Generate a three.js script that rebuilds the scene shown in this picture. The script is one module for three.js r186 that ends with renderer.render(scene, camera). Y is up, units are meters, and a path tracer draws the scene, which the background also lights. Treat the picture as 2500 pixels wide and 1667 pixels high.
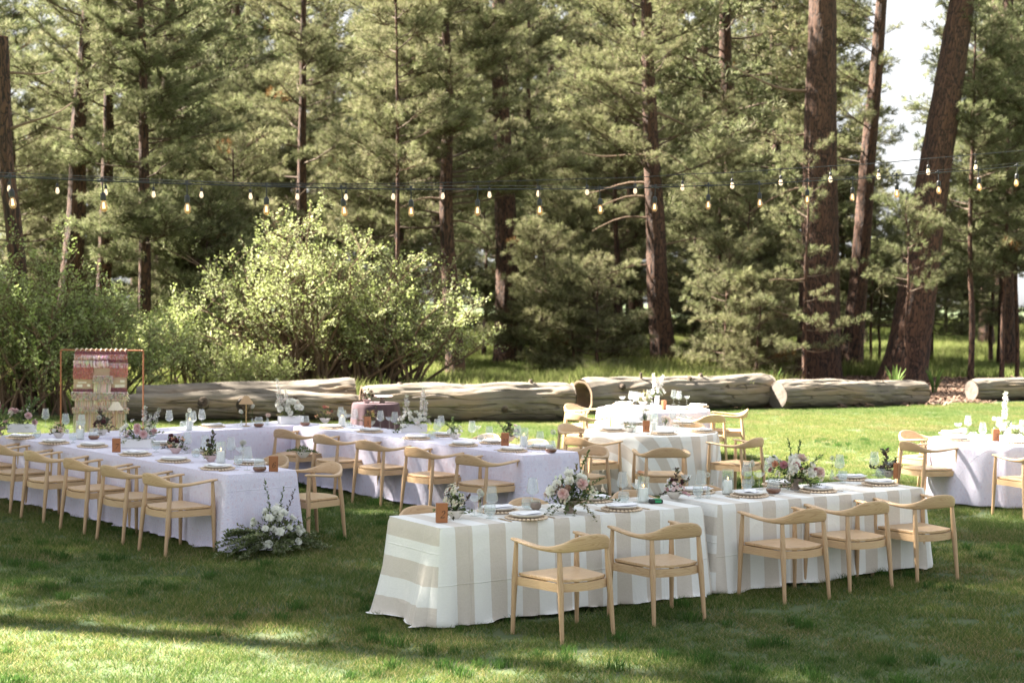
import * as THREE from 'three';
import { mergeGeometries } from 'three/addons/utils/BufferGeometryUtils.js';
import { RoundedBoxGeometry } from 'three/addons/geometries/RoundedBoxGeometry.js';

// ---------------------------------------------------------------- camera, sky, sun, exposure
const scene = new THREE.Scene();
const FOV = 23.695, PITCH = 0.02754, ROLL = 0.009515, EYE = 2.503, FPX = 3973.2;
const camera = new THREE.PerspectiveCamera(FOV, 1024 / 682, 0.1, 900);
camera.position.set(0, EYE, 0);
camera.rotation.order = 'YXZ';
camera.rotation.set(-PITCH, 0, ROLL);
camera.focus = 13.8; camera.userData.fStop = 2.8;
scene.add(camera);
const renderer = new THREE.WebGLRenderer({ antialias: true });
renderer.toneMapping = THREE.LinearToneMapping;
renderer.toneMappingExposure = 12.4;
renderer.shadowMap.enabled = true;
const SUN = new THREE.Vector3(-0.93, 0.92, -0.31).normalize();
{
  const W = 256, H = 128, data = new Float32Array(W * H * 4);
  for (let r = 0; r < H; r++) for (let c = 0; c < W; c++) {
    const up = ((r + 0.5) / H - 0.5) * Math.PI, a = ((c + 0.5) / W - 0.5) * 2 * Math.PI, y = Math.sin(up);
    const d = Math.cos(a) * Math.cos(up) * SUN.x + y * SUN.y + Math.sin(a) * Math.cos(up) * SUN.z;
    const t = Math.pow(Math.max(0, y), 0.6), g = Math.pow(Math.max(0, d), 6) * 0.9, i = (r * W + c) * 4;
    const lo = y < 0 ? 0.35 : 1;
    data[i] = (0.92 - 0.25 * t) * lo + g * 0.7; data[i + 1] = (0.92 - 0.17 * t) * lo + g * 0.66; data[i + 2] = (0.915 - 0.05 * t) * lo + g * 0.6; data[i + 3] = 1;
  }
  const t = new THREE.DataTexture(data, W, H, THREE.RGBAFormat, THREE.FloatType);
  t.mapping = THREE.EquirectangularReflectionMapping; t.magFilter = THREE.LinearFilter; t.needsUpdate = true;
  scene.background = t; scene.environment = t; scene.environmentIntensity = 0.116; scene.backgroundIntensity = 0.116;
  const sun = new THREE.DirectionalLight(new THREE.Color(1, 0.93, 0.81), 4.5);
  sun.position.copy(SUN).multiplyScalar(90).add(new THREE.Vector3(0, 0, -30)); sun.target.position.set(0, 0, -30);
  sun.castShadow = true; sun.shadow.radius = 1.4;
  Object.assign(sun.shadow.camera, { left: -60, right: 60, top: 60, bottom: -60, near: 1, far: 240 });
  scene.add(sun, sun.target);
}

// ---------------------------------------------------------------- helpers
function mulberry(a) { return () => { a |= 0; a = (a + 0x6D2B79F5) | 0; let t = Math.imul(a ^ (a >>> 15), 1 | a); t = (t + Math.imul(t ^ (t >>> 7), 61 | t)) ^ t; return ((t ^ (t >>> 14)) >>> 0) / 4294967296; }; }
let rand = mulberry(7);
const seed = (n) => { rand = mulberry(n); };
const rr = (a, b) => a + (b - a) * rand(), pick = (a) => a[Math.floor(rand() * a.length)];
const { lerp, clamp, smoothstep } = THREE.MathUtils;
const hash = (x, y, s = 0) => { let h = Math.imul(x | 0, 374761393) ^ Math.imul(y | 0, 668265263) ^ Math.imul(s | 0, 2147483647 ^ 0x27d4eb2d); h = Math.imul(h ^ (h >>> 13), 1274126177); return ((h ^ (h >>> 16)) >>> 0) / 4294967296; };
function vnoise(x, y, s = 0, px = 0, py = 0) {
  const ix = Math.floor(x), iy = Math.floor(y), fx = x - ix, fy = y - iy, u = fx * fx * (3 - 2 * fx), v = fy * fy * (3 - 2 * fy);
  const w = (a, p) => (p ? ((a % p) + p) % p : a), h = (a, b) => hash(w(a, px), w(b, py), s);
  return lerp(lerp(h(ix, iy), h(ix + 1, iy), u), lerp(h(ix, iy + 1), h(ix + 1, iy + 1), u), v);
}
function fbm(x, y, s = 0, o = 4, px = 0, py = 0) { let a = 0.5, t = 0, n = 0; for (let i = 0; i < o; i++) { t += a * vnoise(x, y, s + i, px, py); n += a; a *= 0.5; x *= 2; y *= 2; px *= 2; py *= 2; } return t / n; }
const names = new Map();
function numbered(n) { const k = names.get(n) ?? 0; names.set(n, k + 1); return k ? n + '_' + String(k).padStart(3, '0') : n; }
function shadows(o) { o.traverse((c) => { if (c.isMesh) { c.castShadow = true; c.receiveShadow = true; } }); return o; }
function tag(o, label, category, group, kind) { const d = {}; if (label) d.label = label; if (category) d.category = category; if (group) d.group = group; if (kind) d.kind = kind; o.userData = d; return o; }
function thing(name, label, category, group, kind) { const o = new THREE.Group(); o.name = numbered(name); scene.add(o); return tag(o, label, category, group, kind); }
function part(name, geo, mat, parent) { const m = new THREE.Mesh(geo, mat); m.name = name; m.castShadow = m.receiveShadow = true; parent.add(m); return m; }
function top(name, geo, mat, label, category, group, kind) { const m = new THREE.Mesh(geo, mat); m.name = numbered(name); m.castShadow = m.receiveShadow = true; scene.add(m); return tag(m, label, category, group, kind); }
function copyOf(o, label, group) { const c = o.clone(); c.name = numbered(o.name.replace(/_\d{3}$/, '')); c.userData = { ...o.userData }; if (label) c.userData.label = label; if (group) c.userData.group = group; scene.add(c); return c; }
// forest plan: x to the right, z away from the viewer; three.js z is the negative of that
const P3 = (x, y, z) => new THREE.Vector3(x, y, -z);
function ray(u, v) {
  const du = u - 1250, dv = v - 833.5, c = Math.cos(ROLL), s = Math.sin(ROLL), x = (du * c + dv * s) / FPX, y = -(-du * s + dv * c) / FPX, cp = Math.cos(PITCH), sp = Math.sin(PITCH);
  return [x, y * cp - sp, cp + y * sp];
}
const onPlane = (u, v, h = 0) => { const r = ray(u, v), t = (h - EYE) / r[1]; return [r[0] * t, r[2] * t]; };
const atDepth = (u, v, z) => { const r = ray(u, v), t = z / r[2]; return [r[0] * t, EYE + r[1] * t]; };
const screenU = (x, y, z) => { const Y = y - EYE, yc = Y * Math.cos(PITCH) + z * Math.sin(PITCH), zc = z * Math.cos(PITCH) - Y * Math.sin(PITCH); return 1250 + FPX * x / zc * Math.cos(ROLL) + FPX * yc / zc * Math.sin(ROLL); };

class MB { // mesh builder with colours and uv
  constructor() { this.p = []; this.c = []; this.t = []; this.i = []; }
  v(x, y, z, c, u = 0, w = 0) { this.p.push(x, y, z); this.c.push(c[0], c[1], c[2]); this.t.push(u, w); return this.p.length / 3 - 1; }
  tri(a, b, c) { this.i.push(a, b, c); }
  quad(a, b, c, d) { this.i.push(a, b, c, a, c, d); }
  tube(pts, rad, seg = 6, col = [1, 1, 1], opt = {}) {
    const n = pts.length, rings = [], up = new THREE.Vector3(), T = new THREE.Vector3(), N = new THREE.Vector3(), B = new THREE.Vector3();
    let len = 0;
    for (let k = 0; k < n; k++) {
      T.copy(pts[Math.min(n - 1, k + 1)]).sub(pts[Math.max(0, k - 1)]).normalize();
      if (k === 0) { up.set(0, 0, 1); if (Math.abs(T.z) > 0.9) up.set(1, 0, 0); N.crossVectors(up, T).normalize(); } else { N.addScaledVector(T, -N.dot(T)).normalize(); }
      B.crossVectors(T, N);
      if (k) len += pts[k].distanceTo(pts[k - 1]);
      const r = typeof rad === 'function' ? rad(k / (n - 1)) : rad, ring = [];
      for (let j = 0; j <= seg; j++) {
        const a = (j / seg) * Math.PI * 2, q = opt.rough ? r * opt.rough(j % seg / seg, len) : r, x = Math.cos(a) * q, y = Math.sin(a) * q;
        const c = typeof col === 'function' ? col(k / (n - 1), j / seg) : col;
        ring.push(this.v(pts[k].x + N.x * x + B.x * y, pts[k].y + N.y * x + B.y * y, pts[k].z + N.z * x + B.z * y, c, (opt.swap ? len : (j / seg) * 2 * Math.PI * (opt.ur ?? r)), opt.swap ? (j / seg) * 2 * Math.PI * (opt.ur ?? r) : len));
      }
      rings.push(ring);
    }
    for (let k = 0; k < n - 1; k++) for (let j = 0; j < seg; j++) this.quad(rings[k][j], rings[k][j + 1], rings[k + 1][j + 1], rings[k + 1][j]);
    if (opt.cap !== false) for (const [k, s] of [[0, 1], [n - 1, -1]]) { const c = typeof col === 'function' ? col(k ? 1 : 0, 0) : col, m = this.v(pts[k].x, pts[k].y, pts[k].z, c); for (let j = 0; j < seg; j++) s > 0 ? this.tri(m, rings[k][j + 1], rings[k][j]) : this.tri(m, rings[k][j], rings[k][j + 1]); }
    return this;
  }
  box(w, h, d, x, y, z, col = [1, 1, 1], m) {
    const X = w / 2, Y = h / 2, Z = d / 2, q = new THREE.Vector3();
    for (const [a, b, c, e, lu, lv] of [[[-X, -Y, Z], [X, -Y, Z], [X, Y, Z], [-X, Y, Z], w, h], [[X, -Y, -Z], [-X, -Y, -Z], [-X, Y, -Z], [X, Y, -Z], w, h], [[X, -Y, Z], [X, -Y, -Z], [X, Y, -Z], [X, Y, Z], d, h], [[-X, -Y, -Z], [-X, -Y, Z], [-X, Y, Z], [-X, Y, -Z], d, h], [[-X, Y, Z], [X, Y, Z], [X, Y, -Z], [-X, Y, -Z], w, d], [[-X, -Y, -Z], [X, -Y, -Z], [X, -Y, Z], [-X, -Y, Z], w, d]]) {
      const uv = lu >= lv ? [[0, 0], [lu, 0], [lu, lv], [0, lv]] : [[0, 0], [0, lu], [lv, lu], [lv, 0]];
      const ids = [a, b, c, e].map((p, k) => { q.set(...p); if (m) q.applyMatrix4(m); return this.v(q.x + x, q.y + y, q.z + z, col, uv[k][0] + x, uv[k][1] + y); });
      this.quad(...ids);
    }
    return this;
  }
  geo() {
    const g = new THREE.BufferGeometry();
    g.setAttribute('position', new THREE.Float32BufferAttribute(this.p, 3)); g.setAttribute('color', new THREE.Float32BufferAttribute(this.c, 3)); g.setAttribute('uv', new THREE.Float32BufferAttribute(this.t, 2));
    g.setIndex(this.i); g.computeVertexNormals(); return g;
  }
  build(name, mat, parent) { return part(name, this.geo(), mat, parent); }
}
const lathe = (pts, seg = 20) => new THREE.LatheGeometry(pts.map((p) => new THREE.Vector2(p[0], p[1])), seg);
// textures: fn(u, v, x, y) gives linear colour
const toS = (x) => { x = clamp(x, 0, 1); return Math.round(255 * (x <= 0.0031308 ? 12.92 * x : 1.055 * Math.pow(x, 1 / 2.4) - 0.055)); };
function colorTex(w, h, fn, mu = 1, mv = 1) { // mu, mv: metres that one tile covers
  const d = new Uint8Array(w * h * 4);
  for (let y = 0; y < h; y++) for (let x = 0; x < w; x++) { const c = fn(x / w, y / h), i = (y * w + x) * 4; d[i] = toS(c[0]); d[i + 1] = toS(c[1]); d[i + 2] = toS(c[2]); d[i + 3] = 255; }
  const t = new THREE.DataTexture(d, w, h); t.colorSpace = THREE.SRGBColorSpace; return finishTex(t, mu, mv);
}
function grayTex(w, h, fn, mu = 1, mv = 1) {
  const d = new Uint8Array(w * h * 4);
  for (let y = 0; y < h; y++) for (let x = 0; x < w; x++) { const c = Math.round(255 * clamp(fn(x / w, y / h), 0, 1)), i = (y * w + x) * 4; d[i] = d[i + 1] = d[i + 2] = c; d[i + 3] = 255; }
  return finishTex(new THREE.DataTexture(d, w, h), mu, mv);
}
function finishTex(t, mu, mv) { t.wrapS = t.wrapT = THREE.RepeatWrapping; t.magFilter = THREE.LinearFilter; t.repeat.set(1 / mu, 1 / mv); t.needsUpdate = true; return t; }
const mixc = (a, b, t) => [lerp(a[0], b[0], t), lerp(a[1], b[1], t), lerp(a[2], b[2], t)];
const mat = (o) => new THREE.MeshStandardMaterial({ side: THREE.DoubleSide, roughness: 0.8, ...o });
const phys = (o) => new THREE.MeshPhysicalMaterial({ side: THREE.DoubleSide, roughness: 0.8, ...o });
const rgb = (r, g, b) => new THREE.Color().setRGB(r, g, b);
// ---------------------------------------------------------------- materials
function cells(x, y, s, px, py) { // distance to nearest and second cell point
  const ix = Math.floor(x), iy = Math.floor(y); let a = 9, b = 9, id = 0;
  for (let j = -1; j <= 1; j++) for (let i = -1; i <= 1; i++) {
    const cx = ((ix + i) % px + px) % px, cy = ((iy + j) % py + py) % py, dx = ix + i + hash(cx, cy, s) - x, dy = iy + j + hash(cx, cy, s + 9) - y, d = Math.hypot(dx, dy);
    if (d < a) { b = a; a = d; id = hash(cx, cy, s + 5); } else if (d < b) b = d;
  }
  return [a, b, id];
}
function barkAt(u, v) {
  const wx = u * 13 + (fbm(u * 8, v * 8, 3, 3, 8, 8) - 0.5) * 3.0, wy = v * 9 + (fbm(u * 8, v * 8, 8, 3, 8, 8) - 0.5) * 3.4;
  const [a, b, id] = cells(wx, wy, 21, 13, 9), crack = 0.08 + 0.92 * smoothstep(b - a, 0.0, 0.34), f = fbm(u * 40, v * 20, 5, 4, 40, 20);
  return [crack, f, id];
}
const barkMap = colorTex(512, 512, (u, v) => { const [k, f, id] = barkAt(u, v); return mixc([0.010, 0.007, 0.006], mixc([0.062, 0.030, 0.018], [0.125, 0.064, 0.040], id * 0.6 + f * 0.5 - 0.15), k); }, 1.3, 3.2);
const barkBump = grayTex(512, 512, (u, v) => { const [k, f] = barkAt(u, v); return k * 0.75 + f * 0.25; }, 1.3, 3.2);
const M = {};
M.bark = mat({ map: barkMap, bumpMap: barkBump, bumpScale: 0.03, roughness: 0.95, vertexColors: true });
M.twig = mat({ color: rgb(0.10, 0.07, 0.05), roughness: 0.95, vertexColors: true });
M.needle = phys({ vertexColors: true, roughness: 1, transmission: 0.4, thickness: 0, specularIntensity: 0.1 });
M.leaf = phys({ vertexColors: true, roughness: 1, transmission: 0.5, thickness: 0, specularIntensity: 0.2 });
M.grass = phys({ vertexColors: true, roughness: 1, transmission: 0.45, thickness: 0, specularIntensity: 0.1 });
const oakAt = (u, v) => { const w = fbm(u * 3, v * 5, 31, 3, 3, 5) * 2.2 + v * 5, ring = Math.abs(((w * 3) % 1) - 0.5) * 2, gr = fbm(u * 6, v * 90, 44, 3, 6, 90); return [ring, gr]; };
const oakMap = colorTex(512, 256, (u, v) => { const [ring, gr] = oakAt(u, v); const k = fbm(u * 2, v * 4, 71, 2, 2, 4); return mixc(mixc([0.555, 0.395, 0.245], [0.45, 0.295, 0.165], smoothstep(ring, 0.45, 1)), [0.34, 0.205, 0.11], clamp((gr - 0.5) * 0.9 + (k - 0.5) * 0.5, 0, 1)); }, 0.9, 0.25);
M.oak = mat({ map: oakMap, roughness: 0.42 });
const oaks = [[1.04, 1.02, 0.98], [0.92, 0.90, 0.86], [0.98, 0.93, 0.86]].map((c, i) => { const m = oakMap.clone(); m.offset.set(0.31 * i, 0.17 * i); m.needsUpdate = true; return mat({ map: m, roughness: 0.38 + 0.05 * i, color: rgb(...c) }); });
M.oakEnd = mat({ map: oakMap, roughness: 0.42, color: rgb(0.86, 0.82, 0.78) });
const logAt = (u, v) => { // u along the log, v around
  const g = fbm(u * 10, v * 60, 3, 4, 10, 60), c = fbm(u * 2 + 0.35 * fbm(u * 4, v * 8, 6, 3, 4, 8), v * 22, 12, 3, 2, 22), crack = smoothstep(Math.abs(c - 0.5), 0.0, 0.03), st = fbm(u * 3, v * 5, 55, 4, 3, 5);
  return [g, crack, st];
};
const logMap = colorTex(1024, 512, (u, v) => { const [g, k, st] = logAt(u, v); let c = mixc([0.215, 0.180, 0.140], [0.135, 0.112, 0.088], g); c = mixc(c, [0.235, 0.165, 0.10], smoothstep(st, 0.52, 0.75) * 0.7); c = mixc(c, [0.10, 0.082, 0.064], smoothstep(1 - st, 0.55, 0.7) * 0.7); return mixc([0.03, 0.022, 0.016], c, 0.4 + 0.6 * k); }, 3.2, 2.6);
const logBump = grayTex(512, 256, (u, v) => { const [g, k] = logAt(u, v); return k * 0.7 + g * 0.3; }, 3.2, 2.6);
M.log = mat({ map: logMap, bumpMap: logBump, bumpScale: 0.045, roughness: 0.9, vertexColors: true });
M.plain = mat({ vertexColors: true, roughness: 0.85 });
M.soft = mat({ vertexColors: true, roughness: 1 });
M.petal = phys({ vertexColors: true, roughness: 1, transmission: 0.3, thickness: 0, specularIntensity: 0.2 });
M.glass = phys({ color: rgb(0.93, 0.95, 0.95), roughness: 0.03, transmission: 0.94, thickness: 0, ior: 1.55 });
M.ceramic = mat({ color: rgb(0.74, 0.73, 0.71), roughness: 0.35 });
M.whitebox = mat({ color: rgb(0.70, 0.69, 0.70), roughness: 0.6 });
M.linen = mat({ color: rgb(0.84, 0.83, 0.855), roughness: 1 });
M.rattan = mat({ color: rgb(0.60, 0.47, 0.34), roughness: 0.9 });
M.bronze = mat({ color: rgb(0.45, 0.30, 0.14), roughness: 0.35, metalness: 0.7 });
M.clay = mat({ color: rgb(0.27, 0.215, 0.18), roughness: 0.9 });
M.pink = mat({ color: rgb(0.62, 0.46, 0.44), roughness: 0.7 });
M.offwhite = mat({ color: rgb(0.68, 0.63, 0.58), roughness: 0.7 });
M.brownglass = phys({ color: rgb(0.16, 0.07, 0.04), roughness: 0.15, clearcoat: 0.6 });
M.wax = phys({ color: rgb(0.86, 0.84, 0.79), roughness: 0.5 });
M.flame = mat({ color: rgb(0.2, 0.1, 0.02), emissive: rgb(1, 0.5, 0.15), emissiveIntensity: 1.4 });
M.black = mat({ color: rgb(0.012, 0.012, 0.013), roughness: 0.5 });
M.copper = mat({ color: rgb(0.34, 0.14, 0.08), roughness: 0.45, metalness: 0.8 });
M.bulb = phys({ color: rgb(1, 0.78, 0.52), roughness: 0.05, transmission: 0.9, thickness: 0, emissive: rgb(1, 0.66, 0.38), emissiveIntensity: 0.022 });
M.filament = mat({ color: rgb(0.3, 0.2, 0.1), emissive: rgb(1, 0.80, 0.55), emissiveIntensity: 0.30 });
M.farbulb = mat({ color: rgb(0.6, 0.42, 0.26), emissive: rgb(1, 0.74, 0.52), emissiveIntensity: 0.09, roughness: 0.2 });
const clothBump = grayTex(1024, 1024, (u, v) => { const cr = Math.min(Math.abs(((u * 3) % 1) - 0.5), Math.abs(((v * 3 + 0.2) % 1) - 0.5)), w = fbm(u * 7, v * 7, 41, 4, 7, 7), r = 1 - Math.abs(fbm(u * 5, v * 4, 47, 3, 5, 4) * 2 - 1); return 0.45 * w + 0.3 * Math.pow(r, 6) + 0.22 * (1 - smoothstep(cr, 0, 0.012)) + 0.06 * vnoise(u * 200, v * 200, 5, 200, 200); }, 1.9, 1.9);
// striped linen: uv in metres, u runs across the stripes
const slub = (u, v) => fbm(u * 60, v * 160, 90, 2, 60, 160);
M.stripe = phys({ bumpMap: clothBump, bumpScale: 0.012, sheen: 1, sheenColor: rgb(0.9, 0.9, 0.9), sheenRoughness: 0.6, map: colorTex(1024, 512, (u, v) => { const s = (u * 4) % 1, b = s < 0.5, n = slub(v, u) * 0.5 + slub(u, v) * 0.5; return b ? mixc([0.745, 0.745, 0.72], [0.69, 0.69, 0.665], n) : mixc([0.605, 0.555, 0.495], [0.535, 0.485, 0.425], n); }, 1.22, 0.6), roughness: 1 });
// lavender block print: fine contour lines in mirrored medallions with faint pink dots
function paisley(u, v) {
  const mx = Math.abs(((u * 2) % 1) - 0.5) * 2, my = Math.abs(((v * 2) % 1) - 0.5) * 2;
  const f = Math.hypot(mx * 0.8, my) * 5 + fbm(mx * 3, my * 3, 61, 3) * 5.0 + Math.sin(mx * 9) * Math.cos(my * 7) * 0.5;
  const line = smoothstep(Math.abs((f % 1) - 0.5), 0.02, 0.2), dot = smoothstep(vnoise(mx * 14, my * 14, 17), 0.72, 0.85) * smoothstep(vnoise(mx * 3, my * 3, 28), 0.35, 0.6);
  return [line, dot, fbm(u * 4, v * 4, 73, 3, 4, 4)];
}
M.lavender = phys({ bumpMap: clothBump, bumpScale: 0.010, sheen: 1, sheenColor: rgb(0.85, 0.84, 0.9), sheenRoughness: 0.6, map: colorTex(1024, 1024, (u, v) => { const [l, d, p] = paisley(u, v); let c = mixc([0.555, 0.525, 0.655], [0.64, 0.615, 0.73], l); c = mixc(c, [0.625, 0.545, 0.63], smoothstep(p, 0.48, 0.75) * 0.4); return mixc(c, [0.60, 0.43, 0.50], d * 0.4); }, 0.72, 0.72), roughness: 1 });
M.mauve = mat({ color: rgb(0.075, 0.043, 0.052), roughness: 1 });
// ---------------------------------------------------------------- ground, lawn, meadow
{
  const soil = colorTex(512, 512, (u, v) => { const a = fbm(u * 8, v * 8, 2, 5, 8, 8), b = fbm(u * 60, v * 60, 9, 2, 60, 60); return mixc(mixc([0.038, 0.075, 0.022], [0.065, 0.10, 0.035], a), [0.12, 0.10, 0.055], b * 0.4); }, 7, 7);
  const g = new THREE.PlaneGeometry(900, 900, 1, 1).rotateX(-Math.PI / 2); const uv = g.attributes.uv; for (let i = 0; i < uv.count; i++) uv.setXY(i, uv.getX(i) * 900, uv.getY(i) * 900);
  const gr = top('ground', g, mat({ map: soil, roughness: 1 }), 'flat grassy ground under the lawn, the meadow and the pine forest', 'ground', undefined, 'structure'); gr.position.z = -200;
}
function bladePatch(size, n, h0, h1, w, lean, cols, segs) {
  const b = new MB();
  for (let k = 0; k < n; k++) {
    const x = rr(-0.5, 0.5) * size, z = rr(-0.5, 0.5) * size, a = rr(0, 6.283), h = rr(h0, h1), l = lean * h * rr(0.2, 1.2), dx = Math.cos(a), dz = Math.sin(a), c = mixc(pick(cols), pick(cols), rand()), t = rr(0, 6.283), wx = Math.cos(t) * w / 2, wz = Math.sin(t) * w / 2;
    const c0 = c;
    const p0 = b.v(x - wx, 0, z - wz, c0), p1 = b.v(x + wx, 0, z + wz, c0);
    if (segs > 1) { const m0 = b.v(x - wx * 0.8 + dx * l * 0.3, h * 0.6, z - wz * 0.8 + dz * l * 0.3, c), m1 = b.v(x + wx * 0.8 + dx * l * 0.3, h * 0.6, z + wz * 0.8 + dz * l * 0.3, c), e = b.v(x + dx * l, h, z + dz * l, c); b.quad(p0, p1, m1, m0); b.tri(m0, m1, e); } else { const e = b.v(x + dx * l, h, z + dz * l, c); b.tri(p0, p1, e); }
  }
  return b.geo();
}
function scatter(name, geo, material, list, label, category, parent) { // list of [x, y, z, turn, scale, tint]
  const m = new THREE.InstancedMesh(geo, material, list.length), o = new THREE.Object3D();
  list.forEach((q, i) => { o.position.set(q[0], q[1], -q[2]); o.rotation.set(0, q[3], 0); o.scale.setScalar(1).multiply(new THREE.Vector3(q[4], q[4] * (q[6] ?? 1), q[4])); o.updateMatrix(); m.setMatrixAt(i, o.matrix); m.setColorAt(i, rgb(...q[5])); });
  m.name = parent ? name : numbered(name); m.castShadow = m.receiveShadow = true; (parent ?? scene).add(m); return tag(m, label, category, undefined, 'stuff');
}
{
  seed(11);
  const cols = [[0.054, 0.114, 0.024], [0.080, 0.142, 0.034], [0.044, 0.100, 0.022], [0.16, 0.19, 0.06], [0.31, 0.285, 0.15], [0.13, 0.175, 0.045]];
  const A = bladePatch(0.5, 640, 0.02, 0.045, 0.006, 1.7, cols, 1);
  const la = [], tint = (x, z) => {
    const n = fbm(x * 0.5 + 40, z * 0.5, 5, 4), d = fbm(x * 1.1 + 9, z * 1.1 + 3, 15, 4), dry = smoothstep(d, 0.60, 0.72);
    return mixc(mixc([0.85, 0.92, 0.85], [1.25, 1.12, 1.05], smoothstep(n, 0.3, 0.7)), [1.7, 1.15, 1.5], dry * 0.5);
  };
  for (let z = 9.2; z < 41.5; z += z < 24 ? 0.36 : 0.42) for (let x = -0.345 * z - 0.8; x < 0.345 * z + 0.8; x += 0.36) {
    if (z > 32.4 + Math.max(0, x + 3) * 0.5) continue;
    const q = [x + rr(-0.15, 0.15), 0, z + rr(-0.15, 0.15), rr(0, 6.28), rr(0.85, 1.15), tint(x, z), 0.55 + 1.1 * fbm(x * 2.2, z * 2.2, 33, 3) + rr(-0.15, 0.2)];
    la.push(q);
  }
  scatter('lawn_grass', A, M.grass, la, 'short mown lawn grass around and under the dining tables', 'grass');
  const T = bladePatch(0.14, 60, 0.04, 0.10, 0.007, 0.8, [[0.055, 0.12, 0.028], [0.08, 0.14, 0.036], [0.045, 0.10, 0.025]], 2), tl = [];
  for (let k = 0; k < 650; k++) { const z = 9.4 + 20 * Math.pow(rand(), 1.6), x = rr(-0.33, 0.33) * z; if (fbm(x * 0.9, z * 0.9, 77, 3) < 0.47) continue; tl.push([x, 0, z, rr(0, 6.28), rr(0.6, 1.2), mixc([0.85, 0.9, 0.85], [1.2, 1.15, 1.0], rand())]); }
  scatter('grass_tufts', T, M.grass, tl, 'scattered taller tufts of fresh grass standing out of the lawn', 'grass');
  const mc = [[0.14, 0.18, 0.05], [0.19, 0.215, 0.075], [0.12, 0.16, 0.048], [0.30, 0.29, 0.15]];
  const C = bladePatch(0.8, 150, 0.25, 0.62, 0.016, 0.45, mc, 2), D = bladePatch(0.8, 110, 0.15, 0.4, 0.016, 0.6, mc, 2), lc = [], ld = [];
  for (let z = 33.2; z < 150; z += z < 60 ? 0.6 : z < 92 ? 1.1 : 2.2) for (let x = -0.34 * z - 2; x < 0.36 * z + 2; x += z < 60 ? 0.6 : z < 92 ? 1.0 : 1.7) {
    if (z < 34.0 + Math.max(0, x + 3) * 0.42) continue;
    if (x > 5.6 + (50 - z) * 0.12 && z < 52.5 && x < 40) continue; // the bark mulch
    const n = fbm(x * 0.2, z * 0.2, 3, 3), q = [x + rr(-0.3, 0.3), 0, z + rr(-0.3, 0.3), rr(0, 6.28), rr(0.8, 1.25) * (0.75 + n * 0.5) * (z > 92 ? 1.8 : 1), mixc([0.85, 0.95, 0.8], [1.2, 1.12, 1.0], n)];
    (n > 0.5 ? lc : ld).push(q);
  }
  scatter('meadow_grass', C, M.grass, lc, 'tall bright green meadow grass beyond the fallen logs', 'grass');
  scatter('meadow_grass', D, M.grass, ld, 'thinner and lower meadow grass between the pine trunks', 'grass');
  // bark mulch under the big pines on the right
  const sh = new THREE.Shape(); sh.moveTo(5.0, 37.0); for (const [x, z] of [[9.5, 38.6], [10.6, 39.9], [13, 41.2], [20, 43], [21, 53.2], [13, 52.8], [7.5, 52.4], [5.4, 50.5]]) sh.lineTo(x, z);
  const mg = new THREE.ShapeGeometry(sh).rotateX(-Math.PI / 2);
  const mm = top('bark_mulch', mg, mat({ map: colorTex(256, 256, (u, v) => { const f = fbm(u * 20, v * 20, 4, 4, 20, 20); return mixc([0.055, 0.032, 0.021], [0.15, 0.09, 0.058], f); }, 2, 2), roughness: 1 }), 'reddish brown bark mulch under the big pines on the right', 'mulch', undefined, 'structure'); mm.position.y = 0.012;
  const chip = new MB(); for (let k = 0; k < 40; k++) { const m = new THREE.Matrix4().makeRotationFromEuler(new THREE.Euler(rr(-0.5, 0.5), rr(0, 6), rr(-0.5, 0.5))), c = mixc([0.07, 0.04, 0.026], [0.20, 0.12, 0.078], rand()); chip.box(rr(0.06, 0.18), 0.015, rr(0.03, 0.07), rr(-0.5, 0.5), rr(0.01, 0.05), rr(-0.5, 0.5), c, m); }
  const cl = []; for (let k = 0; k < 420; k++) { const x = rr(5.6, 20), z = rr(37.5, 52.5); if (z < 36.6 + (x - 5) * 0.5 || z > 52) continue; cl.push([x, 0.01, z, rr(0, 6.28), rr(0.7, 1.3), [1, 1, 1]]); }
  scatter('bark_chips', chip.geo(), M.plain, cl, 'loose bark chips and dead needles lying on the mulch', 'bark chips');
}
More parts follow.
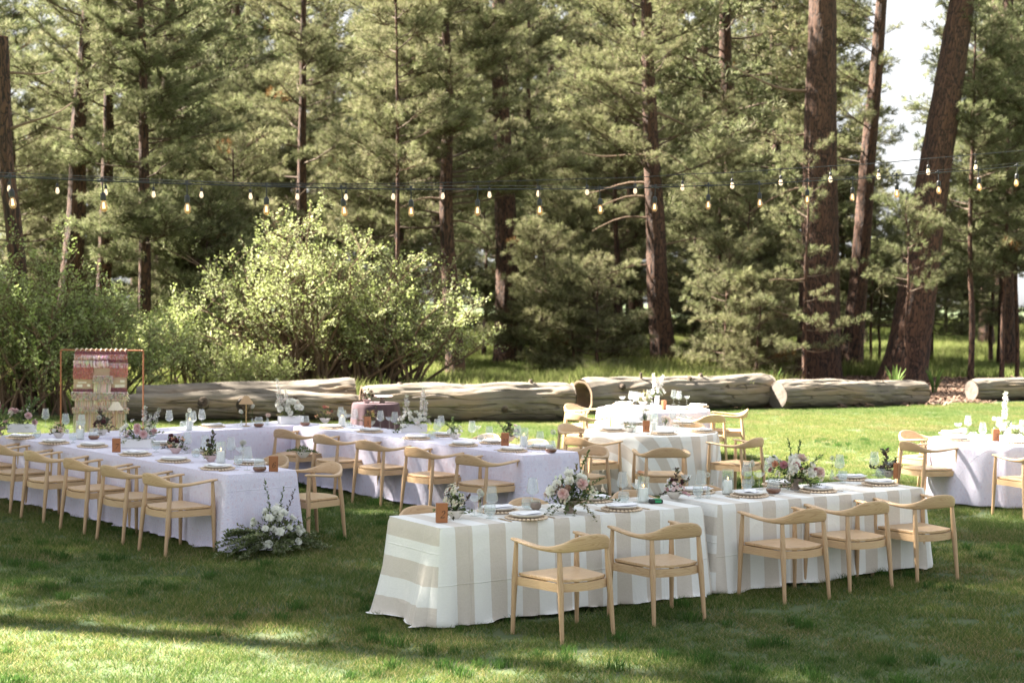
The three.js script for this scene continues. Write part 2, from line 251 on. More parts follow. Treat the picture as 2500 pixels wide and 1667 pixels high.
// ---------------------------------------------------------------- fallen logs along the edge of the lawn
function fallenLog(name, label, a, b, ra, rb, opt = {}) { // a, b: [x, z] of the two ends
  const t = thing(name, label, 'log'), A = P3(a[0], ra * 0.96, a[1]), B = P3(b[0], rb * 0.96, b[1]), L = A.distanceTo(B), o = opt.seed ?? 1, pts = [], N = 90;
  const mid = A.clone().add(B).multiplyScalar(0.5); t.position.set(mid.x, 0, mid.z);
  for (let k = 0; k <= N; k++) { const s = k / N, p = A.clone().lerp(B, s); p.y += (fbm(s * 3, o, o, 2) - 0.5) * 0.12; p.z += (fbm(s * 3, o + 4, o, 2) - 0.5) * 0.15; pts.push(p.sub(t.position)); }
  const bd = new MB();
  bd.tube(pts, (s) => lerp(ra, rb, s) * (1 - 0.10 * smoothstep(Math.abs(s - 0.5), 0.47, 0.5)), 72, [1, 1, 1], { cap: false, swap: true, ur: 0.4, rough: (q, l) => { const a = Math.cos(q * 6.283), b = Math.sin(q * 6.283), g = fbm(a * 7 + 20 + fbm(l * 0.8, a * 2, o, 2), b * 7 + l * 0.22 + 20, o + 8, 3); return 1 + (fbm(a * 1.4 + 5, l * 0.9 + b * 1.4, o + 3, 3) - 0.5) * (opt.rough ?? 0.22) - 0.09 * (1 - smoothstep(Math.abs(g - 0.5), 0, 0.035)) + (fbm(a * 5 + 9, l * 4 + b * 5, o + 5, 3) - 0.5) * 0.06; } });
  bd.build('log_body', M.log, t);
  for (const [end, s, r] of [[0, -1, ra], [N, 1, rb]]) {
    const e = new MB(), dir = pts[N].clone().sub(pts[0]).normalize().multiplyScalar(s), c = pts[end].clone().addScaledVector(dir, 0.004), S = new THREE.Vector3(0, 1, 0).cross(dir).normalize(), U = dir.clone().cross(S).normalize(), R = 10, hollow = opt.hollow === s;
    const rings = [];
    for (let k = 0; k <= R; k++) { const ring = [], f = k / R; for (let j = 0; j < 36; j++) { const an = j / 36 * 6.283, rad = r * 0.915 * f * (1 + (fbm(Math.cos(an) * 1.5 + 3, Math.sin(an) * 1.5 + o, 9, 2) - 0.5) * 0.18); const g = hash(k, Math.floor(j / 5), o) * 0.25 + 0.75 * fbm(Math.cos(an) * f * 3 + o, Math.sin(an) * f * 3, 4, 3);
      const col = hollow ? mixc([0.03, 0.02, 0.014], [0.20, 0.125, 0.075], clamp(g * 0.6 + smoothstep(f, 0.7, 0.95) * 0.45, 0, 1)) : mixc([0.06, 0.05, 0.042], [0.145, 0.118, 0.095], g);
      const depth = hollow ? -0.25 * (1 - smoothstep(f, 0.55, 0.85)) * (0.7 + 0.6 * g) : (g - 0.5) * 0.03;
      const p = c.clone().addScaledVector(S, Math.cos(an) * rad).addScaledVector(U, Math.sin(an) * rad).addScaledVector(dir, depth); ring.push(e.v(p.x, p.y, p.z, col, Math.cos(an) * rad, Math.sin(an) * rad)); } rings.push(ring); }
    for (let k = 0; k < R; k++) for (let j = 0; j < 36; j++) s > 0 ? e.quad(rings[k][j], rings[k + 1][j], rings[k + 1][(j + 1) % 36], rings[k][(j + 1) % 36]) : e.quad(rings[k][j], rings[k][(j + 1) % 36], rings[k + 1][(j + 1) % 36], rings[k + 1][j]);
    e.build('cut_end', M.plain, t);
  }
  for (const [s, an, r, len] of opt.knots ?? []) { const p = pts[Math.round(s * N)], q = new MB(), d = new THREE.Vector3(0, Math.sin(an), Math.cos(an)), R = lerp(ra, rb, s); q.tube([p.clone().addScaledVector(d, R * 0.8), p.clone().addScaledVector(d, R * 0.99), p.clone().addScaledVector(d, R + len)], (k) => r * (1.5 - 0.55 * k), 9, (k) => (k > 0.9 ? [0.35, 0.28, 0.24] : [0.9, 0.85, 0.8])); q.build('knot', M.log, t); }
  return t;
}
seed(21);
fallenLog('fallen_log', 'long cracked grey log behind the head table, under the willow, upper of two', [-7.45, 32.3], [-3.2, 33.1], 0.30, 0.37, { seed: 3, rough: 0.26, knots: [[0.5, 0.4, 0.05, 0.05]] }).position.y = 0.10;
fallenLog('fallen_log', 'rotten lower log with knot holes, below the long cracked grey log', [-7.5, 31.7], [-3.05, 32.45], 0.27, 0.29, { seed: 8, rough: 0.55, knots: [[0.33, 0.3, 0.10, 0.02], [0.5, 0.1, 0.12, 0.02], [0.72, 0.5, 0.07, 0.02]] });
fallenLog('fallen_log', 'thick smooth brown log behind the middle table with a dark hollow left end', [-2.95, 32.0], [1.22, 33.0], 0.39, 0.40, { seed: 14, rough: 0.2, hollow: -1, knots: [[0.68, -0.35, 0.06, 0.05], [0.8, 1.4, 0.04, 0.06], [0.18, 1.45, 0.05, 0.04]] });
fallenLog('fallen_log', 'thick grey log behind the far round table, broken brown left end facing the lawn', [1.5, 34.6], [5.9, 37.6], 0.42, 0.385, { seed: 23, rough: 0.3, hollow: -1, knots: [[0.2, 0.5, 0.07, 0.10], [0.55, 1.0, 0.06, 0.04], [0.75, 0.35, 0.07, 0.04], [0.86, 0.25, 0.07, 0.04], [0.3, 1.3, 0.03, 0.12], [0.62, 1.4, 0.05, 0.05]] });
fallenLog('fallen_log', 'slimmer grey log lying before the big pines, pale sawn left end', [6.05, 36.9], [9.95, 39.4], 0.34, 0.30, { seed: 31, rough: 0.3, knots: [[0.7, 1.1, 0.04, 0.03]] });
fallenLog('fallen_log', 'grey log with a round cut end at the right edge of the lawn', [11.55, 40.8], [16, 42.6], 0.28, 0.27, { seed: 37, rough: 0.2, knots: [] });
// ---------------------------------------------------------------- conifers and shrubs
function tuft(b, p, d, n, len, w, cols) {
  const a = new THREE.Vector3(0, 1, 0); if (Math.abs(d.y) > 0.9) a.set(1, 0, 0);
  const s = new THREE.Vector3().crossVectors(d, a).normalize(), u = new THREE.Vector3().crossVectors(s, d);
  for (let k = 0; k < n; k++) {
    const th = rr(0.2, 1.25), ph = rr(0, 6.283), L = len * rr(0.75, 1.1), c = pick(cols);
    const q = d.clone().multiplyScalar(Math.cos(th)).addScaledVector(s, Math.sin(th) * Math.cos(ph)).addScaledVector(u, Math.sin(th) * Math.sin(ph)), e = new THREE.Vector3().crossVectors(q, new THREE.Vector3(rr(-1, 1), rr(-1, 1), rr(-1, 1))).normalize().multiplyScalar(w / 2);
    const o = p.clone().addScaledVector(d, -rr(0, 0.06));
    const i0 = b.v(o.x - e.x * 0.6, o.y - e.y * 0.6, o.z - e.z * 0.6, c), i1 = b.v(o.x + e.x * 0.6, o.y + e.y * 0.6, o.z + e.z * 0.6, c), m = o.clone().addScaledVector(q, L * 0.6), i2 = b.v(m.x + e.x, m.y + e.y, m.z + e.z, c), i3 = b.v(m.x - e.x, m.y - e.y, m.z - e.z, c), t = o.addScaledVector(q, L); t.y -= L * 0.06; const i4 = b.v(t.x, t.y, t.z, c);
    b.quad(i0, i1, i2, i3); b.tri(i3, i2, i4);
  }
}
function pineSpray(tufts, n, len, w, cols) { // along +x, about 0.8 m
  const b = new MB(), wood = [0.10, 0.065, 0.045];
  b.tube([new THREE.Vector3(0, 0, 0), new THREE.Vector3(0.4, 0.02, 0), new THREE.Vector3(0.75, 0.09, 0)], (s) => 0.012 - 0.007 * s, 3, wood, { cap: false });
  tuft(b, new THREE.Vector3(0.76, 0.09, 0), new THREE.Vector3(1, 0.3, 0).normalize(), n, len, w, cols);
  for (let k = 0; k < tufts - 1; k++) {
    const s = 0.12 + 0.6 * (k + rand()) / tufts, side = k % 2 ? 1 : -1, L = rr(0.12, 0.3), d = new THREE.Vector3(rr(0.5, 0.9), rr(0.0, 0.55), side * rr(0.4, 0.9)).normalize(), p = new THREE.Vector3(s, s * 0.1, 0), e = p.clone().addScaledVector(d, L);
    b.tube([p, e], 0.006, 3, wood, { cap: false });
    tuft(b, e, d, n, len, w, cols);
  }
  return b.geo();
}
seed(31);
const NC = [[0.15, 0.155, 0.070], [0.19, 0.188, 0.096], [0.26, 0.248, 0.155], [0.11, 0.124, 0.054]];
const SPRAY = [0, 1, 2].map(() => pineSpray(8, 24, 0.19, 0.010, NC)), FARSPRAY = [0, 1].map(() => pineSpray(7, 11, 0.22, 0.020, NC));
// o: x, z, h, r, lean [dx, dz] at the top, from (first limb), limb, count, spray, tint, bend, dead
function pine(name, label, o) {
  const t = thing(name, label, o.category ?? 'pine tree', o.group); t.position.set(o.x, 0, -o.z); t.rotation.y = o.turn ?? 0;
  const N = o.fine ? 70 : 14, pts = [], le = o.lean ?? [0, 0], wob = o.wob ?? 0.12, s0 = o.seed ?? 1;
  for (let k = 0; k <= N; k++) { const s = k / N; pts.push(new THREE.Vector3(le[0] * Math.pow(s, o.bend ?? 1) + (fbm(s * 3, s0, s0, 2) - 0.5) * wob * 2 * Math.min(1, s * 4), s * o.h - 0.1, -(le[1] * s) + (fbm(s * 3, s0 + 7, s0, 2) - 0.5) * wob * 2 * Math.min(1, s * 4))); }
  const tr = new MB(), rad = (s) => o.r * (1 - (o.taper ?? 0.8) * s) * (1 + (o.flare ?? 0.35) * Math.exp(-s * o.h / (o.r * 1.3)));
  tr.tube(pts, rad, o.fine ? 44 : 10, o.barkTint ?? [1, 1, 1], { ur: o.r, cap: false, rough: o.fine ? (q, l) => 1 + (fbm(Math.cos(q * 6.283) * o.r * 9 + 20, Math.sin(q * 6.283) * o.r * 9 + l * 0.8, s0, 3) - 0.5) * 0.16 + 0.05 * Math.sin(q * 6.283 * 5 + s0) * Math.exp(-l / 0.6) : undefined });
  const geo = tr.geo(); if (o.cut) geo.computeVertexNormals();
  part('trunk', geo, M.bark, t);
  if (o.cut) { const c = new MB(), p = pts[N]; c.tube([p.clone().add(new THREE.Vector3(0, -0.05, 0)), p.clone().add(new THREE.Vector3(0, 0.01, 0))], rad(1) * 1.01, 12, [0.8, 0.7, 0.6]); c.build('cut_top', M.bark, t); }
  const wood = new MB(), mats = [], tints = [], far = o.far, ob = new THREE.Matrix4(), X = new THREE.Vector3(), Y = new THREE.Vector3(), Z = new THREE.Vector3();
  for (let k = 0; k < (o.count ?? 0); k++) {
    const f = (k + rand()) / o.count, hgt = lerp(o.from ?? 3, o.h * 0.985, Math.pow(f, 0.9)), s = hgt / o.h, base = pts[0].clone().lerp(pts[0], 0); { const q = s * N, i = Math.min(N - 1, Math.floor(q)); base.copy(pts[i]).lerp(pts[i + 1], q - i); }
    const az = o.azimuth ? o.azimuth(hgt) : rr(0, 6.283), prof = Math.pow(1 - (hgt - (o.from ?? 3)) / (o.h - (o.from ?? 3)), 0.75), L = (o.limb * (0.25 + 0.75 * prof) * (o.oneSide && Math.cos(az) > 0.1 ? 0.3 : 1)) * rr(0.65, 1.1), el = lerp(o.low ?? -0.15, 0.55, s) + rr(-0.15, 0.15);
    const d = new THREE.Vector3(Math.cos(az) * Math.cos(el), Math.sin(el), Math.sin(az) * Math.cos(el)), P = (q) => base.clone().addScaledVector(d, L * q).add(new THREE.Vector3(0, L * (0.22 * q * q - 0.12 * q) + 0, 0));
    const lp = []; for (let j = 0; j <= 5; j++) lp.push(P(j / 5).add(new THREE.Vector3(rr(-1, 1), rr(-1, 1), rr(-1, 1)).multiplyScalar(0.03 * L * (j / 5))));
    wood.tube(lp, (q) => (0.012 + L * 0.011) * (1 - 0.8 * q), 5, [1, 1, 1], { cap: false });
    const n = Math.round(L * (o.spray ?? 5));
    for (let j = 0; j < n; j++) {
      const q = j === 0 ? 0.97 : Math.pow(rr(0.08, 1), 0.8), p = P(q), sd = (j % 2 ? 1 : -1) * (j === 0 ? 0 : rr(0.35, 1.25)), sc = rr(0.7, 1.2) * (o.sprayScale ?? 1);
      X.copy(d).applyAxisAngle(Y.set(0, 1, 0), sd); X.y = X.y * 0.5 + rr(-0.12, 0.42); X.normalize(); Z.crossVectors(X, Y.set(rr(-0.4, 0.4), 1, rr(-0.4, 0.4))).normalize(); Y.crossVectors(Z, X);
      ob.makeBasis(X, Y, Z).scale(new THREE.Vector3(sc, sc, sc)).setPosition(p); mats.push(ob.clone());
      const g = o.tint ?? [1, 1, 1], w = rr(0.75, 1.2), yl = rand() < (o.dead ?? 0.002) ? 1 : 0; tints.push(yl ? [1.15 * w, 0.62 * w, 0.5 * w] : [g[0] * w, g[1] * w * rr(0.95, 1.05), g[2] * w]);
    }
  }
  for (const [hgt, az, L, up] of o.snags ?? []) { const q = hgt / o.h * N, i = Math.floor(q), p = pts[i].clone(), lp = []; for (let j = 0; j <= 6; j++) { const f = j / 6; lp.push(p.clone().add(new THREE.Vector3(Math.cos(az) * L * f, up * L * f * f + Math.sin(f * 5 + hgt) * 0.04 * L, Math.sin(az) * L * f))); } const sn = new MB(); sn.tube(lp, (f) => (0.02 + L * 0.012) * (1 - 0.75 * f), 6, [1.5, 1.4, 1.3]); sn.build('dead_branch', M.twig, t); }
  if (wood.i.length) { const w = wood.build('limbs', M.twig, t); w.name = 'branchwork'; w.userData.kind = 'stuff'; }
  if (mats.length) {
    const S = far ? FARSPRAY : SPRAY, g = S.map(() => []); mats.forEach((_, i) => g[i % S.length].push(i));
    g.forEach((ids, k) => { const m = new THREE.InstancedMesh(S[k], M.needle, ids.length); ids.forEach((i, j) => { m.setMatrixAt(j, mats[i]); m.setColorAt(j, rgb(...tints[i])); }); m.name = 'crown'; m.userData.kind = 'stuff'; m.castShadow = m.receiveShadow = true; t.add(m); });
  }
  return t;
}
const at = (u, z) => ray(u, 900)[0] / ray(u, 900)[2] * z;
function leafSpray(n, l, w, cols, spread) {
  const b = new MB();
  b.tube([new THREE.Vector3(0, 0, 0), new THREE.Vector3(0.2, 0.02, 0), new THREE.Vector3(0.42, 0, 0)], 0.005, 3, [0.16, 0.11, 0.07], { cap: false });
  for (let k = 0; k < n; k++) {
    const s = 0.05 + 0.4 * (k / n), c = pick(cols), d = new THREE.Vector3(rr(0.1, 0.9), rr(-0.3, 0.7), (k % 2 ? 1 : -1) * rr(0.3, 1)).normalize(), p = new THREE.Vector3(s, rr(-spread, spread), rr(-spread, spread)), L = l * rr(0.7, 1.2), sd = new THREE.Vector3().crossVectors(d, new THREE.Vector3(rr(-0.6, 0.6), 1, rr(-0.6, 0.6))).normalize().multiplyScalar(w * 0.5), up = new THREE.Vector3().crossVectors(sd, d).normalize().multiplyScalar(w * 0.16);
    const a = b.v(p.x, p.y, p.z, c), m = p.clone().addScaledVector(d, L * 0.5), i1 = b.v(m.x + sd.x + up.x, m.y + sd.y + up.y, m.z + sd.z + up.z, c), i2 = b.v(m.x - sd.x + up.x, m.y - sd.y + up.y, m.z - sd.z + up.z, c), e = p.addScaledVector(d, L), i3 = b.v(e.x, e.y, e.z, c);
    b.tri(a, i1, i3); b.tri(a, i3, i2);
  }
  return b.geo();
}
const LEAF = [leafSpray(13, 0.075, 0.04, [[0.29, 0.33, 0.12], [0.37, 0.40, 0.20], [0.23, 0.28, 0.09]], 0.06), leafSpray(13, 0.07, 0.042, [[0.31, 0.35, 0.13], [0.25, 0.30, 0.10], [0.44, 0.46, 0.27]], 0.07)];
function shrub(name, label, o) { // many arching stems from a few roots, leaf sprays toward their ends
  const t = thing(name, label, o.category ?? 'shrub', o.group); t.position.set(o.x, 0, -o.z);
  const mats = [], tints = [], m4 = new THREE.Matrix4(), X = new THREE.Vector3(), Y = new THREE.Vector3(), Z = new THREE.Vector3();
  for (let k = 0; k < o.stems; k++) {
    const az = rr(0, 6.283), out = o.R * Math.sqrt(rand()) * 1.05, bx = rr(-1, 1) * o.root, bz = rr(-0.6, 0.6) * o.root, H = o.H * rr(0.5, 1.16) * (1 - 0.35 * Math.pow(out / o.R, 3)), ex = bx + Math.cos(az) * out + (o.drift ?? 0) * H, ez = bz + Math.sin(az) * out * 0.8;
    const P = (s) => new THREE.Vector3(lerp(bx, ex, Math.pow(s, 1.25)), H * Math.pow(s, 0.82), lerp(bz, ez, Math.pow(s, 1.25))), lp = [];
    for (let j = 0; j <= 8; j++) lp.push(P(j / 8).add(new THREE.Vector3(rr(-1, 1), rr(-0.4, 0.4), rr(-1, 1)).multiplyScalar(0.035 * H * Math.min(1, j / 3))));
    const b = new MB(), g = rr(0.8, 1.6); b.tube(lp, (s) => (o.thick ?? 0.035) * rr(0.95, 1.05) * (1 - 0.85 * s), 6, [g * 1.1, g, g * 0.9], { cap: false });
    const tips = [[P, o.leafFrom ?? 0.3, 1]];
    for (let c = 0; c < (o.forks ?? 4); c++) { const s = rr(o.leafFrom ?? 0.3, 0.92), p = P(s), L = o.H * rr(0.14, 0.34), a = rr(0, 6.283), d = new THREE.Vector3(Math.cos(a), rr(0.3, 1.3), Math.sin(a)).normalize(), Q = (q) => p.clone().addScaledVector(d, L * q).add(new THREE.Vector3(0, -0.12 * L * q * q, 0)); b.tube([Q(0), Q(0.5), Q(1)], (q) => 0.011 * (1 - 0.7 * q), 4, [g * 1.1, g, g * 0.9], { cap: false }); tips.push([Q, 0.25, 0.75]); }
    b.build('stem', M.twig, t);
    if (o.bare && rand() < o.bare) continue;
    for (const [Q, from, share] of tips) {
      const n = Math.round((o.leaves ?? 14) * share);
      for (let j = 0; j < n; j++) {
        const s = rr(from, 1), p = Q(s), p2 = Q(Math.min(1.05, s + 0.05)); X.copy(p2).sub(p).normalize().multiplyScalar(0.6).add(new THREE.Vector3(rr(-1, 1), rr(-0.5, 0.8), rr(-1, 1))).normalize(); Z.crossVectors(X, Y.set(rr(-0.5, 0.5), 1, rr(-0.5, 0.5))).normalize(); Y.crossVectors(Z, X);
        const sc = rr(0.5, 1.2) * (o.leafScale ?? 1); m4.makeBasis(X, Y, Z).scale(new THREE.Vector3(sc, sc, sc)).setPosition(p); mats.push(m4.clone()); const w = rr(0.75, 1.2), tt = o.tint ?? [1, 1, 1]; tints.push([tt[0] * w, tt[1] * w, tt[2] * w]);
      }
    }
  }
  [0, 1].forEach((k) => { const ids = mats.map((_, i) => i).filter((i) => i % 2 === k), m = new THREE.InstancedMesh(LEAF[k], M.leaf, ids.length); ids.forEach((i, j) => { m.setMatrixAt(j, mats[i]); m.setColorAt(j, rgb(...tints[i])); }); m.name = 'leaves'; m.name = 'foliage'; m.userData.kind = 'stuff'; m.castShadow = m.receiveShadow = true; t.add(m); });
  return t;
}
// ---------------------------------------------------------------- the forest edge, tree by tree
seed(41);
pine('dead_trunk', 'dark dead trunk with a flat broken top at the left edge', { x: at(70, 34), z: 34, h: 7.9, r: 0.21, lean: [-0.62, 0], fine: 1, flare: 0.1, taper: 0.35, cut: 1, seed: 5, barkTint: [0.979, 1.0, 1.008], category: 'tree trunk', snags: [[7.2, 0.1, 1.1, 0.1], [6.0, 0.15, 1.5, 0.4], [5.1, 0.0, 0.5, 0.3]] });
pine('ponderosa_pine', 'dark bulky pine trunk behind the left shrubs, just right of the dead trunk', { x: at(150, 43), z: 43, h: 13.5, r: 0.34, lean: [0.9, 0], fine: 1, seed: 6, barkTint: [1.0, 0.992, 0.992], from: 6.5, limb: 2.4, count: 24, spray: 5, tint: [1.034, 1.066, 1.066] });
pine('ponderosa_pine', 'reddish brown pine trunk close beside the dark bulky one on the left', { x: at(250, 44), z: 44, h: 13.5, r: 0.24, lean: [0.1, 0], fine: 1, seed: 7, barkTint: [1.037, 0.989, 0.973], from: 7, limb: 2.2, count: 22, spray: 5, tint: [1.034, 1.066, 1.066] });
pine('needled_pine', 'slender grey pine with long drooping green needle tufts, behind the copper stand', { x: at(352, 42.2), z: 42.2, h: 12.5, r: 0.20, lean: [-0.25, 0], fine: 1, seed: 8, flare: 0.15, taper: 0.7, barkTint: [0.988, 1.0, 1.012], from: 3.4, limb: 2.5, count: 64, spray: 7, low: -0.35, tint: [0.95, 0.993, 0.95] });
pine('ponderosa_pine', 'straight brown pine trunk above the tall bare willow twigs', { x: at(745, 50), z: 50, h: 14.5, r: 0.21, lean: [-0.22, 0], fine: 1, seed: 9, from: 6, limb: 2.6, count: 28, spray: 6 });
pine('ponderosa_pine', 'very thin reddish pine stem left of the crooked pine', { x: at(966, 44), z: 44, h: 13, r: 0.075, lean: [-0.1, 0], seed: 10, flare: 0.1, barkTint: [1.071, 0.986, 0.943], from: 5.5, limb: 1.5, count: 34, spray: 8 });
pine('ponderosa_pine', 'slightly crooked pine whose trunk rises behind the right end of the willow', { x: at(1112, 47), z: 47, h: 13.5, r: 0.28, lean: [-0.55, 0], fine: 1, seed: 11, wob: 0.16, from: 4.6, limb: 3.3, count: 64, spray: 7.5, low: -0.1, tint: [1.053, 1.053, 1.041], snags: [[5.5, 2.6, 1.6, -0.2], [5.0, 0.4, 1.6, -0.5], [4.4, 0.2, 1.2, -0.3], [2.0, 0.3, 1.0, 0.3], [1.4, 3.5, 0.8, -0.1]] });
pine('ponderosa_pine', 'dark thick pine trunk standing farther back, right of the crooked pine', { x: at(1240, 57), z: 57, h: 17, r: 0.47, lean: [-0.5, 0], fine: 1, seed: 12, taper: 0.7, barkTint: [1.009, 0.999, 0.992], from: 9.5, limb: 3, count: 26, spray: 6, snags: [[6.5, 0.2, 2.2, 0.2], [7.8, 0.1, 2.0, 0.1]] });
pine('ponderosa_pine', 'tall reddish pine in the middle with many bare dark side branches', { x: at(1625, 52), z: 52, h: 14.5, r: 0.40, lean: [-0.88, 0], bend: 0.9, fine: 1, seed: 13, taper: 0.72, from: 6.2, limb: 3.3, count: 46, spray: 5.5, low: 0.1, tint: [1.042, 1.042, 1.018], snags: [[5.3, 3.1, 2.0, -0.2], [5.9, 3.0, 1.9, -0.15], [6.4, 3.3, 2.2, -0.1], [7.1, 3.0, 2.4, 0.1], [8.0, 3.2, 2.4, 0.15], [8.6, 0.1, 2.0, -0.5], [7.4, 0.0, 1.8, -0.6], [4.4, 0.1, 1.5, 0.1], [3.9, 3.0, 1.4, -0.3]] });
pine('ponderosa_pine', 'biggest straight pine trunk on the right with a bright sunlit left edge', { x: at(2000, 51.5), z: 51.5, h: 17, r: 0.68, lean: [-0.1, 0], fine: 1, seed: 14, taper: 0.55, wob: 0.06, flare: 0.16, from: 12, limb: 3, count: 14, spray: 6, snags: [[6.2, 3.0, 2.4, -0.3], [9.3, 3.1, 3, 0.2], [7.9, 3.2, 2.2, 0.1]] });
pine('ponderosa_pine', 'medium pine trunk just right of the biggest trunk, leaning slightly right', { x: at(2078, 54), z: 54, h: 15, r: 0.36, lean: [0.95, 0], fine: 1, seed: 15, taper: 0.6, oneSide: 1, from: 5.5, limb: 2.4, count: 24, spray: 6, tint: [0.984, 1.013, 0.984] });
pine('ponderosa_pine', 'big pine trunk leaning to the right in front of the white sky', { x: at(2205, 50.5), z: 50.5, h: 16, r: 0.64, lean: [2.3, 0], fine: 1, seed: 16, taper: 0.55, wob: 0.08, flare: 0.3, barkTint: [1.01, 0.995, 0.995], from: 15, limb: 2, count: 4, spray: 6, snags: [[9.6, 0.1, 1.3, -0.7], [8.1, 0.3, 0.9, -0.8]] });
pine('pine_sapling', 'thin pale pine sapling in front of the biggest trunk', { x: at(1965, 47.5), z: 47.5, h: 7.5, r: 0.075, seed: 17, flare: 0.1, taper: 0.8, barkTint: [1.005, 1.005, 0.991], from: 0.8, limb: 1.2, count: 22, spray: 4, tint: [0.974, 1.003, 0.96], snags: [[2.4, 3.3, 0.9, 0.1], [1.6, 0.2, 0.7, 0.1], [3.4, 3.0, 1.1, -0.1]] });
pine('pine_sapling', 'thin grey sapling stem in front of the leaning pine', { x: at(2207, 47), z: 47, h: 5.5, r: 0.06, seed: 18, flare: 0.1, barkTint: [1.0, 1.0, 1.0], from: 2.6, limb: 0.9, count: 14, spray: 6, tint: [0.98, 1.03, 0.98] });
pine('pine_sapling', 'straight thin dark pine stem near the right edge, taller than its neighbours', { x: at(2371, 51), z: 51, h: 12, r: 0.105, seed: 19, flare: 0.1, barkTint: [1.0, 1.0, 1.0], from: 4.3, limb: 1.7, count: 44, spray: 7, tint: [0.96, 1.003, 0.974] });
pine('pine_sapling', 'thin dark pine stem second from the right edge', { x: at(2447, 51.5), z: 51.5, h: 11, r: 0.085, lean: [0.2, 0], seed: 20, flare: 0.1, barkTint: [1.0, 1.0, 1.0], from: 3.2, limb: 1.6, count: 46, spray: 7, tint: [0.936, 0.993, 0.965] });
pine('pine_sapling', 'thin dark pine stem at the very right edge', { x: at(2484, 52.5), z: 52.5, h: 11, r: 0.075, seed: 22, flare: 0.1, barkTint: [1.0, 1.0, 1.0], from: 3.4, limb: 1.6, count: 40, spray: 7, tint: [0.936, 0.993, 0.965] });
pine('pine_sapling', 'left one of two thin stems between the medium trunk and the leaning pine', { x: at(2129, 57), z: 57, h: 6, r: 0.06, seed: 23, flare: 0.1, barkTint: [0.958, 0.958, 0.958], from: 1.6, limb: 1.3, count: 30, spray: 6, tint: [0.999, 1.064, 1.015] });
pine('pine_sapling', 'right one of two thin stems between the medium trunk and the leaning pine', { x: at(2146, 57.5), z: 57.5, h: 5, r: 0.055, seed: 24, flare: 0.1, barkTint: [0.958, 0.958, 0.958], from: 1.6, limb: 1.2, count: 24, spray: 6, tint: [0.999, 1.064, 1.015] });
// young pines with needles down to the meadow
const young = [
  [1500, 54, 8.6, 0.15, 1.0, 2.0, 70, [1.008, 1.0, 0.992], 'bright young pine with sunlit needles left of the tall reddish pine'],
  [1325, 53, 4.6, 0.08, 0.6, 1.5, 44, [1.009, 1.0, 0.991], 'small sunlit young pine right of the dark thick trunk'],
  [1415, 58, 7.4, 0.11, 1.2, 2.0, 56, [1.003, 1.003, 0.994], 'young pine standing behind the bright young pine, to its left'],
  [1755, 56, 7.6, 0.11, 0.8, 2.1, 56, [0.992, 1.016, 0.992], 'taller dull green young pine between the reddish pine and the biggest trunk'],
  [1690, 60, 7.0, 0.11, 0.9, 2.0, 54, [0.983, 1.022, 0.996], 'shaded young pine behind the tall reddish pine'],
  [1822, 53, 6.0, 0.09, 0.7, 1.6, 50, [0.996, 1.019, 0.985], 'greyish young pine, the tallest just left of the biggest trunk'],
  [2275, 60, 7.0, 0.1, 1.4, 2.0, 50, [0.996, 1.018, 0.985], 'young pine right behind the leaning pine'],
  [2420, 63, 8.0, 0.1, 1.8, 2.2, 54, [1.003, 1.014, 0.983], 'young pine in the gap between the thin dark stems at the right'],
  [560, 45, 6.6, 0.1, 1.2, 1.8, 54, [1.006, 1.006, 0.988], 'young pine rising behind the left half of the willow'],
  [430, 45.5, 6.2, 0.1, 1.6, 1.9, 52, [0.984, 1.033, 0.984], 'dark young pine right of the slender grey pine'],
  [505, 43, 5.0, 0.055, 1.9, 1.2, 30, [0.983, 1.035, 0.983], 'thin dark pine sapling before the willow, left of its stems'],
  [480, 43.5, 4.6, 0.05, 1.8, 1.1, 26, [0.983, 1.035, 0.983], 'second thin dark sapling, left of the first, before the willow'],
  [1180, 62, 6.5, 0.1, 1.2, 2.0, 46, [0.981, 1.023, 0.995], 'shaded young pine between the crooked pine and the dark thick trunk'],
  [1300, 70, 9, 0.13, 1.5, 2.3, 56, [0.975, 1.027, 0.998], 'dark young pine far back behind the small sunlit one'],
  [900, 52, 8.5, 0.12, 1.8, 2.3, 60, [1.012, 1.003, 0.985], 'sunlit young pine behind the top of the willow'],
  [620, 55, 9.5, 0.13, 2.0, 2.4, 60, [1.0, 1.011, 0.989], 'olive young pine behind the tall bare willow twigs'],
  [200, 52, 8.5, 0.12, 1.5, 2.2, 54, [0.996, 1.018, 0.985], 'young pine seen between the dark trunks on the left'],
  [1462, 49, 3.3, 0.06, 0.3, 1.2, 30, [1, 1, 1], 'low sunlit young pine before the bright young pine, to its right side'],
  [1775, 50, 4.2, 0.07, 0.4, 1.4, 38, [1, 1, 1], 'low young pine midway between the tall reddish pine and the biggest trunk'],
  [1850, 48.5, 3.0, 0.05, 0.3, 1.0, 26, [1.02, 1, 0.98], 'smallest young pine, just left of the biggest trunk'],
  [1395, 50, 3.4, 0.06, 0.3, 1.3, 32, [1.02, 1, 0.98], 'low young pine before the bright young pine, to its left'],
  [2050, 62, 8.5, 0.12, 1.5, 2.2, 54, [0.981, 1.023, 0.995], 'shaded young pine behind the two big trunks on the right'],
];
young.forEach(([u, z, h, r, from, limb, count, tint, label], i) => pine('young_pine', label, { x: at(u, z), z, h, r, from, limb, count, spray: 6.5, tint, seed: 60 + i, flare: 0.1, low: -0.2, dead: 0.003, category: 'young pine' }));
